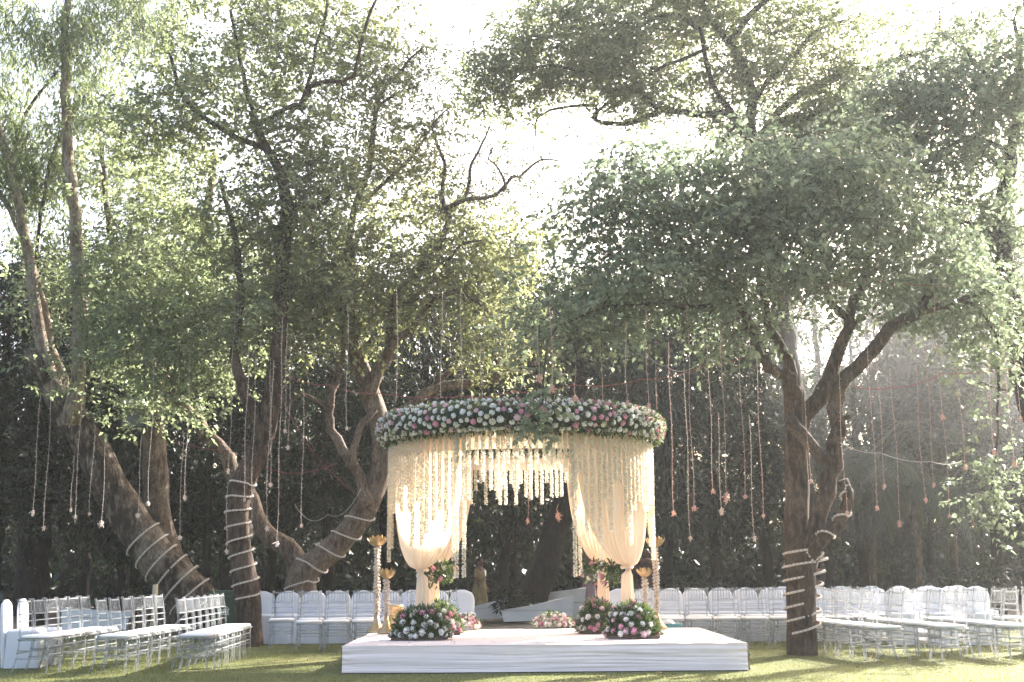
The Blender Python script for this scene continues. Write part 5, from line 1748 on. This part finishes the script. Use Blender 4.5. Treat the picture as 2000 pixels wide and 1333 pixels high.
slab([(120, 1189), (258, 1196), (252, 1208), (120, 1206)], 27.0, 0.3, 'panel', r, base)
slab([(120, 1207), (251.5, 1209), (246, 1230), (120, 1232)], 27.0, 0.3, 'panel', r, base)


# ================================================================== people in the shade
def skin_body(name, verts, edges, rad, mat, parent, sub=2, root=0):
    me = bpy.data.meshes.new(name)
    me.from_pydata([tuple(v) for v in verts], edges, [])
    o = bpy.data.objects.new(name, me)
    col.objects.link(o)
    md = o.modifiers.new('skin', 'SKIN')
    md.use_smooth_shade = True
    if not me.skin_vertices:
        bpy.context.view_layer.objects.active = o
    sl = me.skin_vertices[0].data
    for i, r_ in enumerate(rad):
        sl[i].radius = (r_, r_) if np.isscalar(r_) else r_
        sl[i].use_root = (i == root)
    sd = o.modifiers.new('sub', 'SUBSURF'); sd.levels = sub; sd.render_levels = sub
    dg = bpy.context.evaluated_depsgraph_get()
    me2 = bpy.data.meshes.new_from_object(o.evaluated_get(dg))
    bpy.data.objects.remove(o)
    me2.materials.clear(); me2.materials.append(mat)
    me2.polygons.foreach_set('use_smooth', [True] * len(me2.polygons))
    return link_mesh(name, me2, None, parent)


def head_parts(root, hz, yaw, hair_long, H):
    """Head on the neck: face, eyes, ears and hair; yaw turns it."""
    mb_ = MB()

    def hd(u, v):
        a_ = 2 * PI * u
        t = -1 + 2 * v
        w = math.sqrt(max(0, 1 - t * t))
        jaw = 1 - 0.22 * max(0, -t) ** 1.2
        x = 0.074 * w * jaw * math.cos(a_)
        y = 0.094 * w * (1 - 0.12 * max(0, -t)) * math.sin(a_)
        if math.sin(a_) < -0.93 and -0.35 < t < 0.08:
            y -= 0.022 * (1 - abs(t + 0.16) / 0.25 if abs(t + 0.16) < 0.25 else 0)
        if math.sin(a_) < -0.7 and 0.02 < t < 0.22:
            y += 0.008
        return (x, y, 0.118 * t)
    mb_.grid(hd, 24, 17, True)
    for s in (-1, 1):
        mb_.grid(lambda u, v: (s * (0.072 + 0.010 * math.cos(2 * PI * u) * math.sin(PI * v)), 0.008 + 0.018 * math.sin(2 * PI * u) * math.sin(PI * v), -0.005 + 0.032 * math.cos(PI * v)), 8, 5, True)
    o_ = mb_.build('head', M['skin'], root, True, (0, -0.01, hz))
    o_.rotation_euler = (0, 0, yaw)
    e = MB()
    for s in (-1, 1):
        e.grid(lambda u, v: (0.028 * s + 0.011 * math.cos(2 * PI * u) * math.sin(PI * v), -0.080 + 0.006 * math.sin(2 * PI * u) * math.sin(PI * v), 0.012 + 0.007 * math.cos(PI * v)), 8, 5, True)
    e.add([(-0.022, -0.0815, -0.056), (0.022, -0.0815, -0.056), (0.016, -0.084, -0.064), (-0.016, -0.084, -0.064)], [(0, 1, 2, 3)])
    e.build('face_detail', M['eye'], o_, True)
    h_ = MB()

    def hr(u, v):
        a_ = 2 * PI * u
        t = 1 - (1.02 + 0.2 * math.sin(a_)) * v
        w = math.sqrt(max(0, 1 - min(1, t * t)))
        return (0.083 * w * math.cos(a_), 0.012 + 0.096 * w * math.sin(a_) + 0.004, 0.006 + 0.122 * t)
    h_.grid(hr, 20, 8, True)
    if hair_long:
        h_.grid(lambda u, v: (0.048 * math.sin(PI * v) * math.cos(2 * PI * u), 0.105 + 0.045 * math.sin(PI * v) * math.sin(2 * PI * u), -0.03 + 0.05 * math.cos(PI * v)), 12, 8, True)
    h_.build('hair', M['hair'], o_, True)


def hand(root, p, fwd, side, up, holding):
    """Palm and five separate, unequal, bent fingers."""
    fwd, side, up = [np.array(a, float) for a in (fwd, side, up)]
    p = np.array(p, float)
    vs_ = [p, p + fwd * 0.045, p + fwd * 0.085]
    ed = [(0, 1), (1, 2)]
    rd = [(0.024, 0.016), (0.034, 0.015), (0.032, 0.013)]
    h_ = skin_body('hand', vs_, ed, rd, M['skin'], root, 1)
    mb_ = MB()
    for k, (off, ln) in enumerate(((-0.027, 0.062), (-0.009, 0.072), (0.009, 0.068), (0.026, 0.053))):
        a_ = p + fwd * 0.082 + side * off
        c_ = 0.35 if holding else 0.5
        mb_.tube([a_, a_ + fwd * ln * 0.45 - up * 0.004, a_ + fwd * ln * 0.78 - up * ln * c_ * 0.5, a_ + fwd * ln * 0.9 - up * ln * c_], [0.0085, 0.008, 0.0075, 0.006], 6)
    a_ = p + fwd * 0.025 - side * 0.03
    mb_.tube([a_, a_ - side * 0.02 + fwd * 0.03, a_ - side * 0.012 + fwd * 0.058 - up * 0.008], [0.011, 0.010, 0.008], 6)
    mb_.build('finger_set', M['skin'], h_, True)


def person_man(x, y, rz, H, label, tray, kurta):
    root = empty('person', (x, y, 0), rz, label, 'person')
    k = H / 1.72
    J = dict(pel=(0, 0, 0.95), waist=(0, 0.0, 1.08), chest=(0, 0.0, 1.28), neck0=(0, 0.0, 1.42), neck=(0, -0.01, 1.52))
    vs_ = [(0, 0, 0.93), (0, 0, 1.08), (0, -0.01, 1.28), (0, 0.0, 1.42), (0, -0.005, 1.50)]
    rd = [(0.17, 0.12), (0.155, 0.115), (0.18, 0.12), (0.12, 0.08), (0.055, 0.055)]
    ed = [(0, 1), (1, 2), (2, 3), (3, 4)]

    def chain(parent_i, pts, rr_):
        last = parent_i
        for p_, q_ in zip(pts, rr_):
            vs_.append(p_); rd.append(q_); ed.append((last, len(vs_) - 1)); last = len(vs_) - 1
        return last
    for s in (-1, 1):
        if tray:
            chain(3, [(0.19 * s, 0.0, 1.40), (0.235 * s, -0.02, 1.15), (0.18 * s, -0.24, 1.10)], [0.065, 0.052, 0.040])
        else:
            chain(3, [(0.19 * s, 0.0, 1.40), (0.245 * s, 0.02, 1.13), (0.23 * s, -0.08, 0.90)], [0.065, 0.052, 0.040])
        chain(0, [(0.10 * s, 0, 0.86), (0.11 * s, -0.005, 0.48), (0.11 * s, 0.02, 0.10), (0.115 * s, -0.13, 0.035)], [0.095, 0.062, 0.045, 0.04])
    skin_body('body', [tuple(np.array(v) * k) for v in vs_], ed, [tuple(np.array(q) * k) if not np.isscalar(q) else q * k for q in rd], M['skin'], root, 2)
    # long shirt

    def shirt(u, v):
        a_ = 2 * PI * u
        z = 1.45 - 0.90 * v
        w = float(np.interp(z, [0.55, 0.95, 1.1, 1.3, 1.42, 1.45], [0.25, 0.215, 0.195, 0.215, 0.15, 0.075]))
        dd = float(np.interp(z, [0.55, 0.95, 1.1, 1.3, 1.42, 1.45], [0.20, 0.165, 0.15, 0.15, 0.10, 0.07]))
        f = 1 + 0.05 * v * math.sin(9 * a_ + 2)
        return (w * f * math.cos(a_) * k, dd * f * math.sin(a_) * k, z * k)
    MB().grid(shirt, 40, 16, True).build('kurta', kurta, root, True)
    for s in (-1, 1):
        if tray:
            q = [(0.17 * s, 0.0, 1.405), (0.215 * s, -0.005, 1.30), (0.24 * s, -0.02, 1.15), (0.20 * s, -0.18, 1.11)]
        else:
            q = [(0.17 * s, 0.0, 1.405), (0.225 * s, 0.005, 1.30), (0.248 * s, 0.02, 1.13), (0.235 * s, -0.06, 0.95)]
        MB().tube(np.array(q) * k, [0.085 * k, 0.078 * k, 0.068 * k, 0.06 * k], 12, False).build('sleeve', kurta, root, True)
        MB().tube(np.array([(0.10 * s, 0, 0.80), (0.11 * s, 0, 0.48), (0.11 * s, 0.02, 0.09)]) * k, [0.12 * k, 0.085 * k, 0.07 * k], 12, False).build('trouser_leg', M['trouser'], root, True)
        if tray:
            hand(root, np.array((0.178 * s, -0.245, 1.10)) * k, (-0.35 * s, -0.94, 0.0), (1, -0.2, 0), (0, 0, -1) if False else (0, 0, 1), True)
        else:
            hand(root, np.array((0.23 * s, -0.085, 0.89)) * k, (-0.1 * s, -0.3, -0.95), (0.2, 1, -0.2), (-1.0 * s, 0, 0), False)
    head_parts(root, 1.62 * k, 0.0, False, H)
    return root, k


def person_sari(x, y, rz, H, label):
    root = empty('person', (x, y, 0), rz, label, 'person')
    k = H / 1.60
    vs_ = [(0, 0, 0.88), (0, 0, 1.0), (0, -0.01, 1.18), (0, 0.0, 1.31), (0, -0.005, 1.39)]
    rd = [(0.165, 0.13), (0.125, 0.10), (0.155, 0.12), (0.10, 0.07), (0.048, 0.048)]
    ed = [(0, 1), (1, 2), (2, 3), (3, 4)]

    def chain(parent_i, pts, rr_):
        last = parent_i
        for p_, q_ in zip(pts, rr_):
            vs_.append(p_); rd.append(q_); ed.append((last, len(vs_) - 1)); last = len(vs_) - 1
    for s in (-1, 1):
        chain(3, [(0.165 * s, 0.0, 1.29), (0.205 * s, 0.0, 1.05), (0.19 * s, -0.10, 0.84)], [0.056, 0.043, 0.033])
        chain(0, [(0.09 * s, 0, 0.8), (0.09 * s, -0.005, 0.45), (0.09 * s, 0.02, 0.09), (0.09 * s, -0.11, 0.03)], [0.10, 0.062, 0.042, 0.036])
    skin_body('body', [tuple(np.array(v) * k) for v in vs_], ed, [tuple(np.array(q) * k) if not np.isscalar(q) else q * k for q in rd], M['skin'], root, 2)

    def skirt_(u, v):
        a_ = 2 * PI * u
        z = 1.0 - 0.97 * v
        w = float(np.interp(z, [0, 0.4, 0.85, 1.0], [0.30, 0.25, 0.195, 0.15]))
        f = 1 + (0.06 * math.sin(11 * a_) + 0.03 * math.sin(17 * a_ + 1)) * v
        return (w * f * math.cos(a_) * k, (w * 0.85 * f * math.sin(a_) + 0.05 * v * max(0, math.sin(a_))) * k, z * k)
    MB().grid(skirt_, 60, 16, True).build('sari_skirt', M['sari'], root, True)

    def blouse(u, v):
        a_ = 2 * PI * u
        z = 1.33 - 0.30 * v
        w = float(np.interp(z, [1.03, 1.18, 1.28, 1.33], [0.145, 0.18, 0.15, 0.09])); dd = float(np.interp(z, [1.03, 1.18, 1.28, 1.33], [0.12, 0.145, 0.095, 0.075]))
        return (w * math.cos(a_) * k, dd * math.sin(a_) * k, z * k)
    MB().grid(blouse, 32, 10, True).build('blouse', M['sari_blouse'], root, True)
    for s in (-1, 1):
        MB().tube(np.array([(0.145 * s, 0, 1.295), (0.185 * s, 0, 1.20), (0.20 * s, 0, 1.10)]) * k, [0.07 * k, 0.062 * k, 0.056 * k], 12, False).build('sleeve', M['sari_blouse'], root, True)
        hand(root, np.array((0.19 * s, -0.105, 0.83)) * k, (-0.1 * s, -0.35, -0.93), (0.2, 1, -0.3), (-1.0 * s, 0, 0), False)

    def pallu(u, v):
        # the loose end: up across the chest, over the left shoulder and down the back
        t = v
        pth = np.array([(-0.19, -0.10, 0.92), (-0.02, -0.17, 1.10), (0.12, -0.10, 1.28), (0.15, 0.0, 1.35), (0.14, 0.12, 1.26), (0.12, 0.19, 1.0), (0.11, 0.24, 0.6), (0.12, 0.27, 0.25)])
        s_ = t * 7
        i = min(6, int(s_)); f = s_ - i
        c = pth[i] * (1 - f) + pth[i + 1] * f
        wd = 0.13 if t < 0.5 else 0.13 + 0.10 * (t - 0.5) * 2
        return tuple((c + np.array([(u - 0.5) * wd * 1.3, 0.012 * math.sin(u * 25) + (0.04 * (u - 0.5) if t < 0.4 else 0), -(u - 0.5) * wd * (0.5 if t < 0.45 else 0.0)])) * k)
    MB().grid(pallu, 14, 40).build('sari_drape', M['sari'], root, True)
    head_parts(root, 1.495 * k, 0.0, True, H)
    return root


pw = P(937, 1150, 32.2)
person_sari(pw[0], 32.2, R(62), 1.54, 'woman in a gold green sari standing in the shade behind the planter')
pm = P(1150, 1150, 32.6)
rm_, km = person_man(pm[0], 32.6, R(-72), 1.62, 'man in a mauve long shirt holding a tray, standing behind the planter', True, M['kurta'])
pd_ = P(1264, 1150, 31.5)
person_man(pd_[0], 31.5, R(-20), 1.72, 'dim person in dark brown clothes standing in shade behind right lotus stands', False, M['kurta_dark'])
# the tray in the man's hands
tl = Vector((0, -0.36, 1.125)) * km
tl.rotate(Matrix.Rotation(R(-72), 3, 'Z'))
r = empty('offering_tray', (pm[0] + tl[0], 32.6 + tl[1], tl[2]), 0, 'yellow heaped tray held by the man in the mauve shirt', 'tray')
MB().lathe([(0.12, 0), (0.15, 0.012), (0.16, 0.035), (0.15, 0.032), (0.12, 0.012)], 20).build('dish', M['brass'], r, True)
mb = MB()
for i in range(22):
    a, q = random.random() * 6.28, 0.11 * math.sqrt(random.random())
    mb.lathe([(0.008, 0.0), (0.026, 0.016), (0.018, 0.038)], 6, (q * math.cos(a), q * math.sin(a), 0.013))
tag(mb.build('petal_heap', simple_mat('marigold', (0.75, 0.45, 0.06), 0.7), r), kind='stuff')

# ================================================================== air
mt, nt, out = new_mat('haze')
vp = nt.nodes.new('ShaderNodeVolumePrincipled')
vp.inputs['Color'].default_value = (0.92, 0.95, 0.98, 1)
vp.inputs['Density'].default_value = HAZE_D
vp.inputs['Anisotropy'].default_value = 0.42
nt.links.new(vp.outputs[0], out.inputs['Volume'])
hz = MB().box((0, 26.5, 8.0), (126, 82, 19.0)).build('haze', mt)
tag(hz, kind='stuff')

# pale smoke drifting among the palms right of the broad tree
mt, nt, out = new_mat('smoke')
vp = nt.nodes.new('ShaderNodeVolumePrincipled')
vp.inputs['Color'].default_value = (0.93, 0.95, 0.97, 1)
vp.inputs['Density'].default_value = 0.012
vp.inputs['Anisotropy'].default_value = 0.5
nt.links.new(vp.outputs[0], out.inputs['Volume'])
for (px, py, d, rx, ry, rz) in [(1760, 790, 26.5, 3.0, 3.2, 3.4), (1840, 640, 26.0, 2.2, 2.6, 2.6)]:
    c = P(px, py, d)
    o = MB().grid(lambda u, v: (rx * math.sin(PI * v) * math.cos(2 * PI * u) + 1e-4 * math.cos(2 * PI * u), ry * math.sin(PI * v) * math.sin(2 * PI * u) + 1e-4 * math.sin(2 * PI * u), -rz * math.cos(PI * v)), 24, 13, True)
    k = len(o.v)
    o.f += [tuple(range(23, -1, -1)), tuple(range(k - 24, k))]
    tag(o.build('smoke', mt, None, True, tuple(c)), kind='stuff')
